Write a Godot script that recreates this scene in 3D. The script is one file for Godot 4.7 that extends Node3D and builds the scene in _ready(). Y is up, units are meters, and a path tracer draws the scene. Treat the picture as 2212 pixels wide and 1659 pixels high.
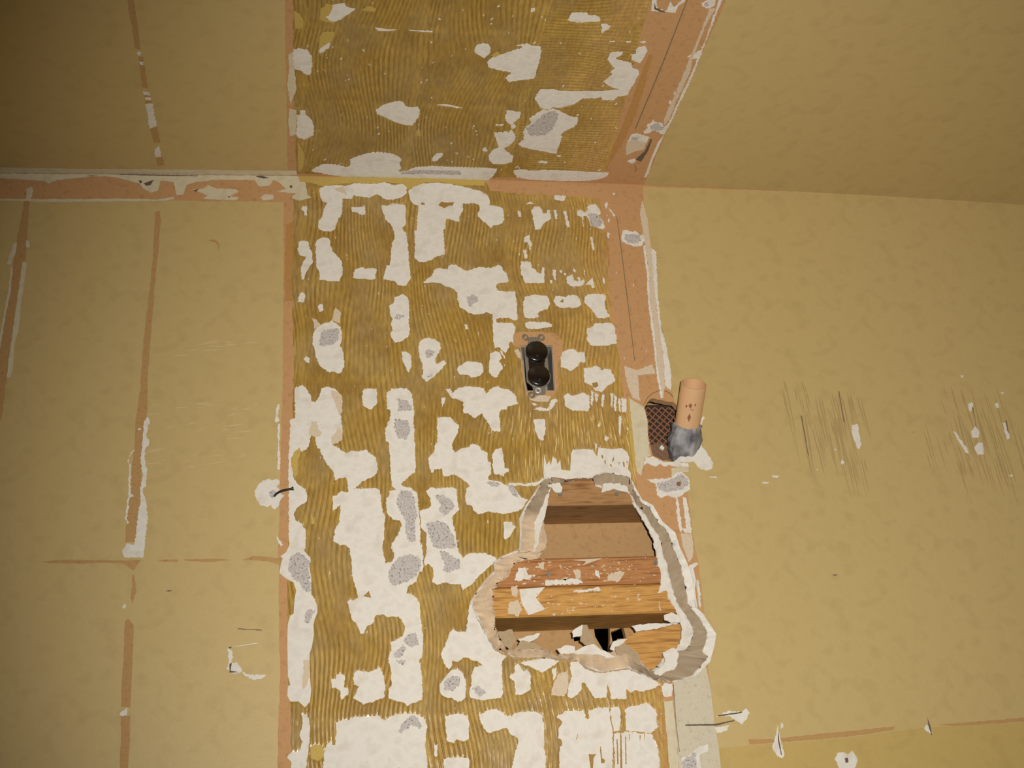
extends Node3D
# A stripped kitchen corner: the tile backsplash is gone and its combed adhesive, torn drywall paper, an outlet,
# a drain stub and a broken hole are left. The photograph was taken with the camera on its side.
# Wall coordinates: s = millimetres along a wall from the corner, y = millimetres above eye level.
const EYE := 1.40
const BOARD := 0.013

var mats := {}
var flips := 0

const MARKS_SIDE := [
	["W", -1, [386.6,-37.5,390.1,-47.4,390.4,-52.7,383.9,-55.6,382.7,-59.6,381.6,-66.4,375.4,-61.3,368.1,-54.8,359.8,-48.3,355.3,-40.2,357.9,-33.4,363.6,-28.6,367.8,-33.2,375.8,-35.7]],
	["W", -1, [313.9,-32.9,313,-35.7,304.5,-34.5,294.5,-26.3,292.1,-21.4,299.6,-22,306.2,-26.1]],
	["W", -1, [297.7,12.7,300.2,5.7,298.7,-5.4,286.2,-11.7,266.7,-12.6,246.6,-10.6,246.2,-4.2,255.9,3.7,257.7,11.5,271.9,12.8]],
	["W", -1, [153.9,9,155.3,3.8,165.1,3.8,165.4,-3.7,154.4,-5.2,144.8,-12,127.4,-16.7,106.8,-15.4,95.8,-2.3,100.7,6.1,110.9,10.7,128.9,8.3]],
	["W", -1, [171.3,-104.1,184,-114.7,189.3,-123.4,193.5,-133.7,192.7,-142,183.2,-146.5,180,-155.9,182.9,-164.8,173.3,-168.4,159.6,-168.4,151.8,-164.4,137.7,-161.7,139.5,-146.8,144.1,-135.6,157,-116.3,162.7,-106.1]],
	["W", -1, [309.9,-231.4,320.8,-232.9,325.6,-240.9,323,-249.9,315.7,-253.1,304.8,-252.4,295.2,-246.4,300.7,-239.9,305.7,-232.7]],
	["W", -1, [55.3,-197.7,68.1,-203.8,69.9,-212.5,61.6,-212.6,48.7,-205.7,47.1,-200.2]],
	["W", -1, [85.2,-272.5,88.2,-277.8,78.8,-281.6,78.4,-274.2]],
	["W", -1, [188,-191.8,190.7,-203.8,186.6,-219.5,182.8,-230.7,184.1,-218.3,186.7,-202.6]],
	["W", -1, [347,-93.9,346,-103.6,344.5,-112,345.1,-123,342,-112.1,341.6,-98.3]],
	["W", -1, [345.7,-138.3,345.7,-170.4,342.8,-170.7,344.5,-145.3]],
	["W", -1, [13.8,-12.7,24,-19.7,33.1,-31.6,33.5,-44.4,30.3,-58.6,25.6,-68.1,32,-72.1,46.8,-71.6,53.2,-79.1,64.8,-97.7,68,-115.1,65.1,-134.4,56,-147.2,50,-150.5,42.4,-148.1,25.1,-151.6,17.3,-147.8,20.4,-162.1,29.8,-173.7,34.6,-198,33.1,-248.6,33.4,-279.6,32,-303.5,15.2,-300.7,0,-294.3,0,-253.2,0,-157.6,0,-124.5,0,-91.6,0,-62.5,5.8,-38.5]],
	["W", -1, [391.3,-295.6,397.2,-295.3,399.6,-300.5,394.7,-301,391.4,-297.7]],
	["W", -1, [379,-347.4,393.4,-350.9,395.4,-371.1,390.1,-373,391,-384.2,386.4,-391,380.3,-391.6,378.1,-375.6,375.4,-361.8]],
	["W", -1, [375.4,-394.9,375.9,-400.6,372.4,-408.6,367.1,-407.7,357,-399.1,368.4,-397.7]],
	["W", -1, [287.2,-252.1,297.5,-257.9,303.7,-268.8,319.7,-296.2,323.9,-294.8,324.4,-286.7,329.4,-302.6,324.9,-309.2,324.6,-320.9,309.7,-324.3,292,-325.2,280.7,-324.3,262.5,-324.5,256,-323.3,253.5,-310.9,247.7,-292.2,245.2,-289.5,255.2,-282.7,267.1,-289.9,271.5,-270.6,277.3,-254.9]],
	["W", -1, [322.4,-438.3,316.9,-438.1,309.7,-431.6,305.3,-431.9,299.2,-456.1,288.2,-459.6,284.4,-469.8,277.7,-473.1,258.8,-470.9,239.6,-467.9,228.7,-468.2,225.3,-454.1,216.5,-450.7,214,-433.1,222.3,-428.8,218.2,-422.7,216.8,-402.6,201.4,-391.6,192.9,-376,193.3,-363.3,186.8,-358.2,189.7,-345.1,200.4,-339.3,209.8,-332.9,228,-335.1,232.9,-337.3,234.2,-357.1,231.1,-363.9,232.1,-396.2,234,-423.8,237.7,-441.7,241.3,-458.1,244.7,-440.1,256.7,-424.9,272.6,-435.1,277.9,-430,285.2,-435.2,294.8,-426.8,305.5,-419.8,316.6,-420.2,320.3,-425.3]],
	["W", -1, [330.3,-455.8,335.5,-466.4,325,-472.2,313.8,-470.6,300.2,-468.8,305.9,-454.4,314.7,-453,317.7,-449.2,318.3,-457.3]],
	["W", -1, [164.1,-295.8,181.7,-296.3,178,-317.2,167.9,-318.1,152.2,-311.1,146.9,-308,152.9,-300.7]],
	["W", -1, [144.3,-307.6,148.4,-312.5,142.2,-315.9,136.7,-311.2]],
	["W", -1, [126,-284.7,130,-309,135.3,-309.8,126.4,-315.2,118.7,-319.7,108,-318.9,92.7,-311.6,86.9,-305.1,77.7,-312.2,67.2,-323.8,51.8,-324.5,45.3,-310.5,45.9,-293.7,56.8,-286.4,67.9,-284.8,80.6,-288.8,89.2,-297.4,111.7,-290]],
	["W", -1, [100.4,-326.7,111.5,-333,131.2,-328.9,145.7,-332.1,153.9,-338.7,163.7,-332.3,179.6,-343.7,186.2,-348.9,184.2,-357.1,189.6,-364,186.4,-372.5,178.4,-385.2,172.6,-392.7,170.9,-405.9,154.3,-407.7,146.1,-401.3,134.9,-390.6,126.7,-387.3,123,-391.3,95.9,-390,77.9,-390.1,82.3,-371,92.5,-332.9]],
	["W", -1, [53.9,-364.4,58.5,-370.3,54.9,-381,51.1,-380,51.4,-369.9]],
	["W", -1, [73.8,-391.7,74.2,-398.4,70,-398.3,69.8,-395]],
	["W", -1, [429.2,-451.8,429.6,-456,410.4,-464.1,406.5,-476.7,413.5,-476.9,425.5,-477.1,414.2,-484.6,430.9,-494.2,428.1,-497.1,416.6,-489.7,404.6,-490.3,405,-471.3,405.8,-456]],
	["W", -1, [425.2,-520.3,433.8,-527.8,434.6,-537.6,422.8,-538.5,416.3,-533.2,419.5,-523.6]],
	["W", -1, [318.7,-532.3,323.6,-537.8,333.2,-547,331.2,-549.2,322.2,-547.4,316.7,-549,314.4,-540.5]],
	["W", -1, [277,-539.2,281.8,-541.7,276.4,-545.9,273.3,-542.6]],
	["W", -1, [239.8,-535,243.5,-536.3,236.3,-537.5,235.4,-535.4]],
	["W", -1, [218.9,-533.7,220.3,-536.5,211.8,-538.1,212.8,-535.1]],
	["W", -1, [143.1,-514.2,152.6,-518.4,159,-515,163.2,-519.7,173.6,-520.2,167.6,-526.7,164.6,-539,155.7,-543.1,162.8,-550.2,137.5,-548.2,140.9,-540.6,148.2,-530.3,139.7,-522.6,137.9,-516.4]],
	["W", -1, [133.9,-497.5,137.2,-506.6,129.2,-527,115.6,-525.6,118.8,-513,124.8,-501.5,116.2,-495.3]],
	["W", -1, [64.1,-508.2,71.9,-518.2,66.4,-521.3,58.9,-516.3]],
	["W", -1, [146.8,-284.1,147.5,-296.7,143.5,-294.2,143.5,-285.4]],
	["W", -1, [342.2,-414.2,342.8,-421.5,341.1,-421.2,340.6,-415.3]],
	["W", -1, [342.9,-437,344.5,-444,341,-439.7]],
	["W", -1, [344.4,-456.6,345.1,-464.7,343,-465.2,342.8,-457.8]],
	["W", -1, [436.9,-541.2,437.3,-545.4,407.3,-546.3,378.5,-548,346.5,-549,311.2,-550.7,283.8,-551.2,255.5,-551.8,221.4,-550.6,188.7,-550.3,154.9,-550,156,-546.4,193.6,-547.3,226.1,-547.7,262.4,-548.2,297.4,-548.7,326.6,-547.5,363.6,-546.7,401,-543.9]],
	["W", -1, [136.2,-548.5,106.2,-548.4,69.6,-548,34.9,-551.1,22.9,-549.9,22.7,-546.4,49.2,-545.6,77.9,-544.1,116.8,-543.8]],
	["W", -1, [28.1,-329.8,32.2,-341.3,31.6,-352.2,28.3,-355.5,32.1,-360.2,32.5,-410.5,31.1,-485.2,21.6,-484.6,11.2,-470.3,6.9,-457.3,4,-416.2,4.3,-391.2,5,-359.4,11,-337.9]],
	["W", -1, [283.9,216.1,282.7,211.7,275.5,213.5,276.8,216]],
	["W", -1, [263.8,215.7,262.6,210.3,256.7,211,257.4,215.5]],
	["W", -1, [200.5,218.2,197.6,210,191.4,209.7,192.7,218.2]],
	["W", -1, [188,216.8,186.7,209.3,181.9,208.8,181.7,216.5]],
	["W", -1, [172,218.5,173.9,208.7,122.9,208.1,115.8,218.8,142.7,217.9]],
	["W", -1, [63.5,217.3,74.4,209.1,45.5,208.9,45.3,218.2]],
	["Y", -1, [388.9,-28.1,386.6,-37.5,375.8,-35.7,367.8,-33.2,363.6,-28.6,357.9,-33.4,355.3,-40.2,353.2,-38.9,355.6,-28.1,359.2,-21.3,378.9,-21.7,382.1,-26.9]],
	["Y", -1, [380.2,-75.2,388.6,-84.2,383.3,-93.3,378.3,-92.2,378.7,-82.7]],
	["Y", -1, [325.8,-21.7,334.2,-25.7,336.1,-41.4,325.8,-40.9,315.2,-37,313.9,-32.9,306.2,-26.1,301.7,-21.3]],
	["Y", -1, [372.9,12.2,367.6,3.6,356,-0.4,341.9,0.2,339.3,9.7,353.3,11]],
	["Y", -1, [92.9,7.7,58.5,-3.2,22.5,-0.1,11,6.3,50,7.8]],
	["Y", -1, [123.8,-166.8,125.4,-172.9,113.7,-174.7,113.5,-169.2]],
	["C", -1, [286.7,19.7,293.5,12.7,269.8,12.8,247.8,10.8,213.7,8.8,177.8,17.8,224.6,21.7,258.5,18.5]],
	["C", -1, [168.1,19.3,166.1,9,151.4,8.3,108.4,10.7,102.9,18.4,141,21.1]],
	["G", 11, [17.1,-150.7,23.9,-181.8,24,-245.5,12.5,-246.8,13.7,-195.9,10.8,-153.8]],
	["S", -1, [116.2,-495.3,124.8,-501.5,118.8,-513,115.6,-525.6,99.1,-526.5,92.7,-514.6,80.7,-502.4,102.6,-496.1]],
	["S", -1, [417,-541.7,400.6,-539.6,384,-538.9,365,-538.8,334.9,-540.5,314.9,-540.4,287.9,-545.3,252.6,-544.8,210.9,-544,180.7,-546,159.6,-542.1,177.4,-537.1,227.8,-537.6,278,-537.3,323.5,-536.3,364.8,-535.9,392,-535,414.3,-533.9]],
	["G", 21, [140.5,-331.4,151.3,-339.2,177.7,-353.6,185.9,-364.7,179,-373.9,161.2,-374.2,140.4,-373.3,123.9,-363.4,122.6,-340.9]],
	["G", 25, [427.5,-524,428,-529.6,421.1,-530.3,421.7,-525.8]],
	["G", 30, [160.6,-520.4,167.9,-529.9,154.4,-543.5,146.1,-537.5,150.4,-524.7]],
	["G", 31, [130,-498.5,130.7,-510,121.2,-509.1,122,-500.5]],
	["Y", -1, [301.8,-255.9,311,-263.3,304.7,-267.9,297.7,-260.8]],
	["D", -1, [70.6,-520.3,93.8,-529.6,124,-530.1,124.2,-532.5,96.8,-533.9,65.5,-530.1]],
	["D", -1, [421.8,-456.7,412.2,-461.4,405.1,-477.1,405.6,-468.3,410,-459.1]],
	["K", -1, [429.3,-498.7,429.4,-499.8,300.5,-501.6,148.7,-500.4,149.2,-499.1,301.3,-500.1]],
	["K", -1, [54.9,-522.5,45.2,-528.4,36.3,-528.1,36.6,-527,45.6,-527.1,54,-521.9]],
	["T", -1, [385.9,217.1,386.4,208.5,317.7,210.4,288.4,212,289.5,218.2,328.3,217.2]],
	["T", -1, [114.1,218,119.5,207.5,81.5,206.3,81.3,216.5]],
	["T", -1, [272.5,215.6,274.2,210,207,210.9,209.8,218.1]],
	["T", -1, [192.7,218.2,191.4,208.7,187.6,209.2,187.3,217.8]],
	["T", -1, [181,217.5,181.3,208.9,174.3,208.6,172.6,218.5]],
	["T", -1, [45.4,217.1,47.4,207.7,23.4,206.9,21.4,217.5]],
	["C", -1, [14.4,444,11.2,315,12.1,156.4,12.8,9.3,2.8,9.3,0,157.3,0,316.7,0.7,446.9]],
	["O", -1, [318.7,-476.9,319.1,-481.3,255.3,-487.4,192,-491,129.4,-490.4,79.5,-484,39,-478,32.8,-472.6,79,-475.6,144.6,-478.4,206.1,-477.8,266.3,-476.7]],
]
const MARKS_BACK := [
	["W", -1, [412.5,216.8,406,213.3,413.6,209.1,421.1,211.6,436,212.7,440.3,208.7,448.8,209.2,455.1,213.6,469.8,213.8,484.4,209.2,509.2,209.8,513.3,213.7,535.8,207.5,556,204.6,576,206.3,608.4,207.3,608.9,231,599,235.2,589.3,230.3,591.5,221,575.7,218.3,545.7,218.1,531.6,215.2,513.2,217.1,492.7,214.4,476,218.2,446.6,217.9]],
	["W", -1, [455,226.9,463.3,233,473.8,235.2,478,231.2,519.2,229.2,523.3,224.9,525.3,230,555.5,231.9,559.6,228.4,562.5,231,555.5,234.1,541.4,233.5,521.2,231.9,475.9,234.1,471.7,236.3,459.1,232.3]],
	["W", -1, [388.9,35.9,386.7,32,406.6,34.4,413.1,32.3,415.3,37.7,399.9,36.8]],
	["W", -1, [417.5,34.3,417.5,31.5,447.9,32,486.4,30.1,486.3,34,447.9,34]],
	["W", -1, [581.4,35,595.7,25.3,597.6,29.1,587.4,33.9]],
	["W", -1, [423.6,225.2,423.6,220.6,425.7,220.9,425.7,224.7]],
	["W", -1, [675,230.6,670.4,227.3,675.1,226.2,677.9,229.4]],
	["W", -1, [734.3,95.2,736.3,90.6,745.7,87.7,749.3,90.3,753,89.3,752.3,83,758.9,78.4,764.5,76.5,766.6,80,766.2,90.8,760.1,96.3,752.9,92.9]],
	["W", -1, [765.4,76.4,769.5,65.6,770.3,45.7,775.5,52.8,776,61.8,771.1,70.9]],
	["W", -1, [732.6,91.6,727.8,59,728.6,55.4,732.5,88]],
	["W", -1, [812.2,225.8,804.7,215.9,814.3,216.2,814,224]],
	["W", -1, [518.3,65,508.8,59.8,502.2,54.4,500.1,45.6,502.7,41.4,500.6,33.9,505.5,30.4,511.3,35.2,515,31.7,520.9,30.3,524,24.8,531.2,29.5,539.2,31.5,544.9,36.9,542.7,40.3,537.6,41.7,539.7,44.4,541.5,47.7,538.8,56.6,531.5,61.4,524.1,64.3]],
	["W", -1, [19.9,-25.9,15,-33.7,12,-51.8,13.9,-64.8,7.8,-81.9,8.5,-106.7,5.1,-129.2,9.6,-143.5,7.8,-150.2,7.4,-159.5,13.6,-162.6,24.7,-160.9,29.5,-156.1,37,-140.1,36.6,-129.6,32.2,-121.9,27,-115.5,29.5,-110.2,34.3,-103.5,30.5,-77.6,37.6,-75.5,37.3,-60.6,46.5,-60.5,64.9,-60.3,75.7,-53.8,92.4,-49.8,97.1,-43.4,97.4,-33.2,93.1,-24.3,88.7,-23.1,78.1,-24.4,71.9,-29.5,56.6,-32.2,45.7,-38.6,42.9,-29.7,32.2,-26.5]],
	["W", -1, [52.2,-74.7,52.7,-85,51.7,-91.5,47.7,-95.5,65.3,-95.8,65.6,-88.7,61.9,-83.6,61.1,-75.2]],
	["W", -1, [47.7,-121.5,48.2,-130.6,43.7,-138.6,43.8,-146.5,46.5,-158.2,52.7,-159.3,81.9,-157.7,86.6,-153,92.6,-154.1,97,-158.5,116.6,-160.4,134.6,-160.4,156.8,-161.6,178.8,-162.1,190.6,-154.7,189.4,-142,182.9,-138.4,181.6,-130.8,179.6,-120.7,172.3,-122.2,156.8,-125.8,155.9,-130.9,136.7,-133.4,114.2,-136.6,109.6,-139.3,97.5,-139.6,82.5,-134.9,72.1,-126.1,66,-126.2,58.4,-122.5]],
	["W", -1, [120.1,-19.2,112.6,-23,108.6,-31.9,110.7,-39.5,125.4,-43.2,134.2,-45.6,144.3,-55.6,153.1,-59.3,157.5,-58.6,164.7,-60.4,175,-58.4,185.2,-54.5,184.7,-42.7,182.7,-30.2,183.5,-25.2,166.9,-24.1,159.7,-20.3,137.8,-19.8]],
	["W", -1, [119.3,6.6,115.5,3.5,115.9,-7.9,129.2,-10.4,135,-14.1,146.7,-14.1,152.5,-15.4,161.4,-9.7,170.2,-5.4,181.8,-2.3,183.3,1.4,161.7,2.7,152.9,-0.4,142.5,-5.4,141.3,3.4,132.5,7.2]],
	["W", -1, [179,-75.3,164.4,-77.4,159.8,-88.2,162.5,-95.8,160.9,-106,163.7,-111.6,179.8,-108.1,181.4,-101.7,180.1,-95.4]],
	["W", -1, [59.2,2.3,53,-0.2,52.8,-6.6,69.5,-7.2,69.6,-2.8,62.1,-1.5]],
	["W", -1, [19.8,-164.3,11.7,-172.6,4,-190.2,2.5,-210.2,4.2,-230.3,8.2,-251.8,11.7,-265.1,17.4,-282.3,25,-291.3,32.8,-293.5,42.3,-291.6,44.9,-308.9,47.9,-314.1,66.6,-314.9,76.1,-309.6,78.6,-301.4,79.5,-296,85.1,-291.6,78.3,-286.7,67.7,-276.6,63.2,-272.2,49.1,-276.4,42.1,-275.5,38.4,-267.6,41.1,-255.4,40.2,-250.1,54.6,-249.4,64,-243.3,74.9,-241.4,67.8,-221.9,87.8,-220.3,89.4,-216.3,103.1,-216.3,118.2,-217.6,134.8,-216.1,138,-204.3,145,-194.9,148.9,-183.1,147.6,-175.4,140.3,-169.3,119.3,-171.3,92.1,-171.6,92.1,-174.9,64.5,-177.2,45.9,-179.3,43.8,-171.4,33.9,-165.8]],
	["W", -1, [185,-181.7,178.3,-187.1,172.3,-195.7,161.9,-198.1,158.7,-209.8,161.5,-220.1,154,-221.7,152.3,-232.2,161,-243.7,163.1,-250.1,155.3,-268.8,157.1,-288.4,151.7,-299.3,153.8,-304.4,162.7,-307.8,165.6,-312.2,171.5,-312.4,178.9,-313.9,181.9,-311.7,182.9,-299.9,186.7,-294.4,191.1,-292.8,196.2,-295.1,198.2,-306.7,197.2,-322.4,211.1,-324.1,233.4,-323.1,246.4,-322.8,247.9,-316.2,244.4,-311.3,244.5,-299.7,252.4,-297.8,252.9,-314.6,260.8,-319.2,276.5,-314.2,289.2,-314,283.6,-309.9,289.3,-306.3,294.9,-306.5,303.4,-300.8,299.2,-296,293.6,-291.3,295.8,-284.8,283.8,-283,238.2,-285.2,234,-275.2,237.7,-269.2,238.6,-256.3,234.4,-246.2,228.7,-240.1,227.4,-236.1,213,-231.7,201.3,-233.6,197,-228.7,195.1,-228.8,189.6,-213.6,185.3,-208.6,184,-199.7]],
	["W", -1, [220.9,7.5,208.1,4.5,204.5,-0.4,208,-3.5,217.9,-2.9,222.2,-0.5,220.8,3.2]],
	["W", -1, [226,-127.7,220.2,-135.4,211.6,-136.3,208.6,-144,204.9,-149.2,211.3,-156.5,224.2,-158.6,239.9,-158.1,254.1,-156.3,263.9,-158.5,278,-155.5,281.5,-149.2,286.4,-142.8,287.2,-135.3,281,-131.8,274,-128.9,267,-132.8,257.2,-130,248.7,-133.3,240.2,-129.8]],
	["W", -1, [290.3,-13.9,279.3,-14.5,268.2,-17.6,261.2,-24.9,256.9,-29.8,255.4,-37.2,251.2,-42.1,260.8,-54.3,267.8,-56.7,284.4,-57.1,294.1,-54,298.2,-57.6,305,-59.3,325.4,-60.3,334.9,-57.2,338.3,-51.1,334.9,-42.7,337,-39,329.6,-29.5,322.9,-23.5,310.7,-18.7,298.5,-17.5]],
	["W", -1, [228.2,-22.6,223.9,-26.3,226.7,-30.6,235.2,-29.9,236.7,-23.8]],
	["W", -1, [316.2,-1.8,310.8,-5.4,313.5,-10.8,321.6,-10.2,321,-6]],
	["W", -1, [286.2,-171.5,282,-176.6,279.1,-185.5,281.8,-195.5,288.7,-202.7,297.1,-203.6,305.4,-198.2,313.8,-194.1,322,-195,321.3,-198.7,316.4,-207.7,320.6,-210.6,334.3,-199.4,343.9,-190.3,351.4,-179.5,344,-173,334.4,-175.2,319.4,-173.9,309.8,-170.6,297.3,-169.8]],
	["W", -1, [301.7,-144.8,303,-152.2,309.8,-158.8,324.9,-158.9,336.6,-154.1,326.4,-148.9,316.8,-145.6]],
	["W", -1, [367,-85.7,363.7,-88.2,362.3,-95.4,363.6,-106.3,384.3,-107,395.5,-98.4,393.5,-92.4,388.9,-85.9]],
	["W", -1, [377,-200.6,376.3,-206.1,385.7,-204.5,392.4,-200.5]],
	["W", -1, [331.5,-225.7,326,-228.5,321.8,-235.2,317.6,-243,318.3,-253,320.3,-262.3,327.2,-265.1,334.1,-265.3,339.6,-261.2,342.4,-255.4,344.4,-245.9,339.7,-241.8,339,-234.3,339,-229.1]],
	["W", -1, [304.9,-276.6,300.7,-284.5,303.4,-291.9,311.8,-294.5,316,-289.8,322.9,-293.2,329.8,-294.6,335.4,-289.2,342.9,-286.2,344.3,-281.7,340.9,-276.8,336.8,-273.9]],
	["W", -1, [299.2,-292.2,300.6,-295.9,310.4,-299.7,313.9,-297.6]],
	["W", -1, [218.7,-334,207,-337.4,203.1,-352.2,204.2,-370.5,210.8,-375.3,219.6,-375.9,227.7,-371.2,231.5,-359.1,235.9,-354.9,242.4,-355.6,244.6,-347.6,242.6,-334.8,230.4,-333.1]],
	["W", -1, [213.6,-381.6,204,-386.4,205.3,-394.2,207.4,-402,202.9,-406.4,203.4,-419.6,210,-424.3,220.3,-424.7,223.3,-420.4,225.7,-409.6,223.5,-404.5,225.1,-395.8,222.4,-384.8,216.5,-383.4]],
	["W", -1, [207,-431.3,200.9,-438.6,200,-448,201.3,-464,204.9,-466.3,213.9,-462.7,224.2,-462.3,233,-464.7,238.8,-468.8,242.5,-461,242.6,-450.4,239,-446.8,227.4,-441.3,215.8,-430.4]],
	["W", -1, [253.4,-334,249.8,-340.7,250.4,-351.1,250.9,-368,254.4,-376.2,258,-375.2,260.3,-363.3,262.6,-350.1,262,-338.5,258.5,-334.2]],
	["W", -1, [261,-430.1,257.3,-439.7,252.2,-442.8,251.3,-457.5,251.2,-469.5,257.6,-474.1,267.8,-473.7,272.1,-475.9,286.5,-473.6,288,-464.2,290.2,-457.4,290.3,-445.6,289.7,-433.8,281.1,-428.8]],
	["W", -1, [309.8,-384.4,302.8,-387,296.3,-399.3,297.7,-408.2,301.9,-411.8,301.8,-422.2,318.1,-421.9,318.1,-414.1,325.1,-409.6,332.9,-398.5,328.7,-389.9,326.7,-383]],
	["W", -1, [327.9,-418.4,327.2,-428.9,324.3,-436.9,326.4,-443.2,332,-445.3,329.2,-450.8,329.8,-459.8,336.1,-460.5,339.6,-464,348.7,-465.7,354.3,-457.3,361.2,-448.8,368.1,-441.6,365.4,-432.8,357.1,-428.5,351.6,-417.4]],
	["W", -1, [375,-383.2,369.5,-390.1,373.6,-394.8,370.9,-406.6,368.8,-413.2,373.6,-423,392.7,-421.8,399.5,-417.9,398.1,-407.9,398.1,-396.4,390,-384.4]],
	["W", -1, [395.3,-335.9,391.3,-346.3,395.3,-356.1,389.9,-360.3,380.4,-364.9,378.4,-371.5,383.2,-373,391.3,-366.6,396,-362.4,398.7,-350.8]],
	["W", -1, [385.8,-334.1,385.8,-339.2,388.5,-342.1,389.9,-337.6]],
	["W", -1, [365.4,-426.4,368.1,-430,390,-425.9,387.3,-423.6]],
	["W", -1, [368.1,-431.3,372.2,-437.3,384.6,-433.5,379.1,-430.8]],
	["W", -1, [372.2,-442.5,372.2,-446.3,392.8,-441.6,390,-439.4]],
	["W", -1, [369.5,-455.7,370.8,-459.4,394.1,-456.3,390.1,-454.1]],
	["W", -1, [372.2,-460.5,375,-464.8,399.6,-460.8,396.9,-458.6]],
	["W", -1, [377.7,-466.4,379.1,-470.2,401,-468.4,398.3,-465.5]],
	["W", -1, [377.7,-471.6,379.1,-479.2,401,-476.8,401,-470.3]],
	["W", -1, [407.8,-465.7,406.4,-468.5,422.5,-466.1,421.3,-463]],
	["W", -1, [256.6,-240.6,255.9,-245.1,263,-246.6,264.4,-243.3]],
	["W", -1, [360.1,-233.2,358.8,-238.2,360.1,-255.6,361.4,-264.3,370.9,-266.8,362.8,-274.2,357.3,-285.8,361.4,-289.3,364.1,-301.7,375,-312.3,383.1,-312.3,387.2,-313.9,391.2,-297.4,396.5,-295.7,395.2,-288.4,400.5,-284.9,419.2,-284.3,421.5,-284.7,431.4,-283.5,429.4,-271.3,420.2,-269.4,410.8,-263.2,402.2,-260,405.5,-253,409.5,-249,408.1,-244.8,401.5,-238.4,401.5,-231.6,400.4,-231.7,383,-232,379.7,-224.5,377.7,-215.9,369.6,-211.4,363.5,-207.3,362.2,-214.2,369.6,-216.9,361.5,-225.4,360.8,-233.1]],
	["W", -1, [412.7,-334.6,411.1,-342.2,411.4,-351,419.2,-352.2,432.5,-350.5,445.7,-346.3,441.7,-339.8,432.4,-336.8,415.1,-334.4]],
	["W", -1, [50.3,-337,51.7,-342.3,61.9,-342.5,62,-337.5]],
	["W", -1, [49.6,-359.4,42.4,-364.7,41.4,-372.3,47.5,-376.6,55.3,-378.7,54.4,-384.2,48.1,-385.4,48.7,-390.1,64.4,-390.2,73.4,-377.9,77.3,-374.9,84.4,-372.3,85.4,-363.4,73,-361.7]],
	["W", -1, [48.5,-395.6,48.4,-400.4,64.1,-400.9,65,-397]],
	["W", -1, [49.6,-412,48.7,-416.9,63.6,-417.6,80,-419.5,79.3,-414.8,60.6,-413.1]],
	["W", -1, [48.9,-434.7,46.4,-441.2,51.7,-447.6,45.2,-452.3,40.5,-451.4,36.3,-457.4,35.2,-467.2,47.8,-472.9,54.1,-472.2,55.8,-467.9,68.2,-476.3,79.2,-476.6,82.4,-473.5,75.1,-453.6,64.2,-452.6,58,-449.7,58.1,-444.2,66.1,-442.1,78.6,-442.2,75.5,-441.2,59.8,-441.3,57.6,-434.6]],
	["W", -1, [101.4,-343.3,95.7,-352.5,105.7,-353.1,110.3,-355.4,124.1,-351.7,108.9,-350.1,109,-344.1]],
	["W", -1, [97,-451.4,96.9,-454.8,120.9,-455.9,120.9,-453.2]],
	["W", -1, [123.6,-340.3,122.7,-345.7,137.9,-346.3,138.7,-341.9]],
	["W", -1, [144.1,-335.5,145.3,-351.4,155.8,-352.6,158.7,-358.3,163.2,-359.3,165.3,-366.4,154,-368.7,154.6,-371.9,180.8,-370.5,182.5,-360.4,182.2,-339.3,174,-337.3,165.2,-334]],
	["W", -1, [158.2,-384.3,158,-389.7,177.5,-388.7,173.1,-385.7]],
	["W", -1, [177,-378.8,176.9,-382.7,182.1,-382.3,182.2,-379]],
	["W", -1, [159.4,-395.6,158.6,-399.7,163.1,-399.9,163.2,-396.6]],
	["W", -1, [163.8,-401.9,163.7,-405.9,167.5,-405.6,166.8,-402.3]],
	["W", -1, [169.7,-406.7,165.8,-416.4,177,-417.4,178.4,-423.3,174.4,-434.4,184.2,-432.1,186.6,-423.9,186.8,-411.8,181.7,-405.6]],
	["W", -1, [170.9,-422.7,170.8,-427.4,176.8,-427.5,177.6,-424.1]],
	["W", -1, [152.9,-419,158.9,-422.5,162.7,-420.1,159,-417.7]],
	["W", -1, [157.1,-436.1,166.1,-436.8,166.2,-435.2]],
	["W", -1, [184.2,-434.8,178.1,-440.8,171.2,-447.5,179.4,-448.7,188.4,-449.8,189.9,-445,184,-444.2]],
	["W", -1, [168.6,-464,173.1,-466.9,182.1,-465.9,179.2,-463.6]],
	["W", -1, [24.7,-398.3,19.8,-400.8,20,-418.7,28.9,-415.9,30.4,-409.6,27.8,-399.5]],
	["W", -1, [38.9,-350.7,33.1,-358.6,37.6,-365.1,37.1,-358.3]],
	["W", -1, [98.8,-502.1,83.1,-505.9,82.1,-513.6,85.8,-522.9,83.3,-527.4,88.7,-532.3,96.3,-541.2,104.2,-536.1,110.4,-535.3,113.1,-521.2,108.7,-513.4,103.5,-503]],
	["W", -1, [13.4,-496.7,11.3,-500.4,15.2,-500.7,15.8,-497.8]],
	["W", -1, [36.4,-481,29.8,-485.9,36.2,-487.3,44.3,-481.6]],
	["W", -1, [86.9,-480.6,88.4,-483.9,98.6,-482.1,96.3,-479.6]],
	["W", -1, [39.4,-487.6,55,-497.1,57.4,-495.5,55.1,-492.9,44.1,-487.8]],
	["W", -1, [61.7,-484.6,61.6,-487,67.9,-485.8,68.8,-483.9]],
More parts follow.
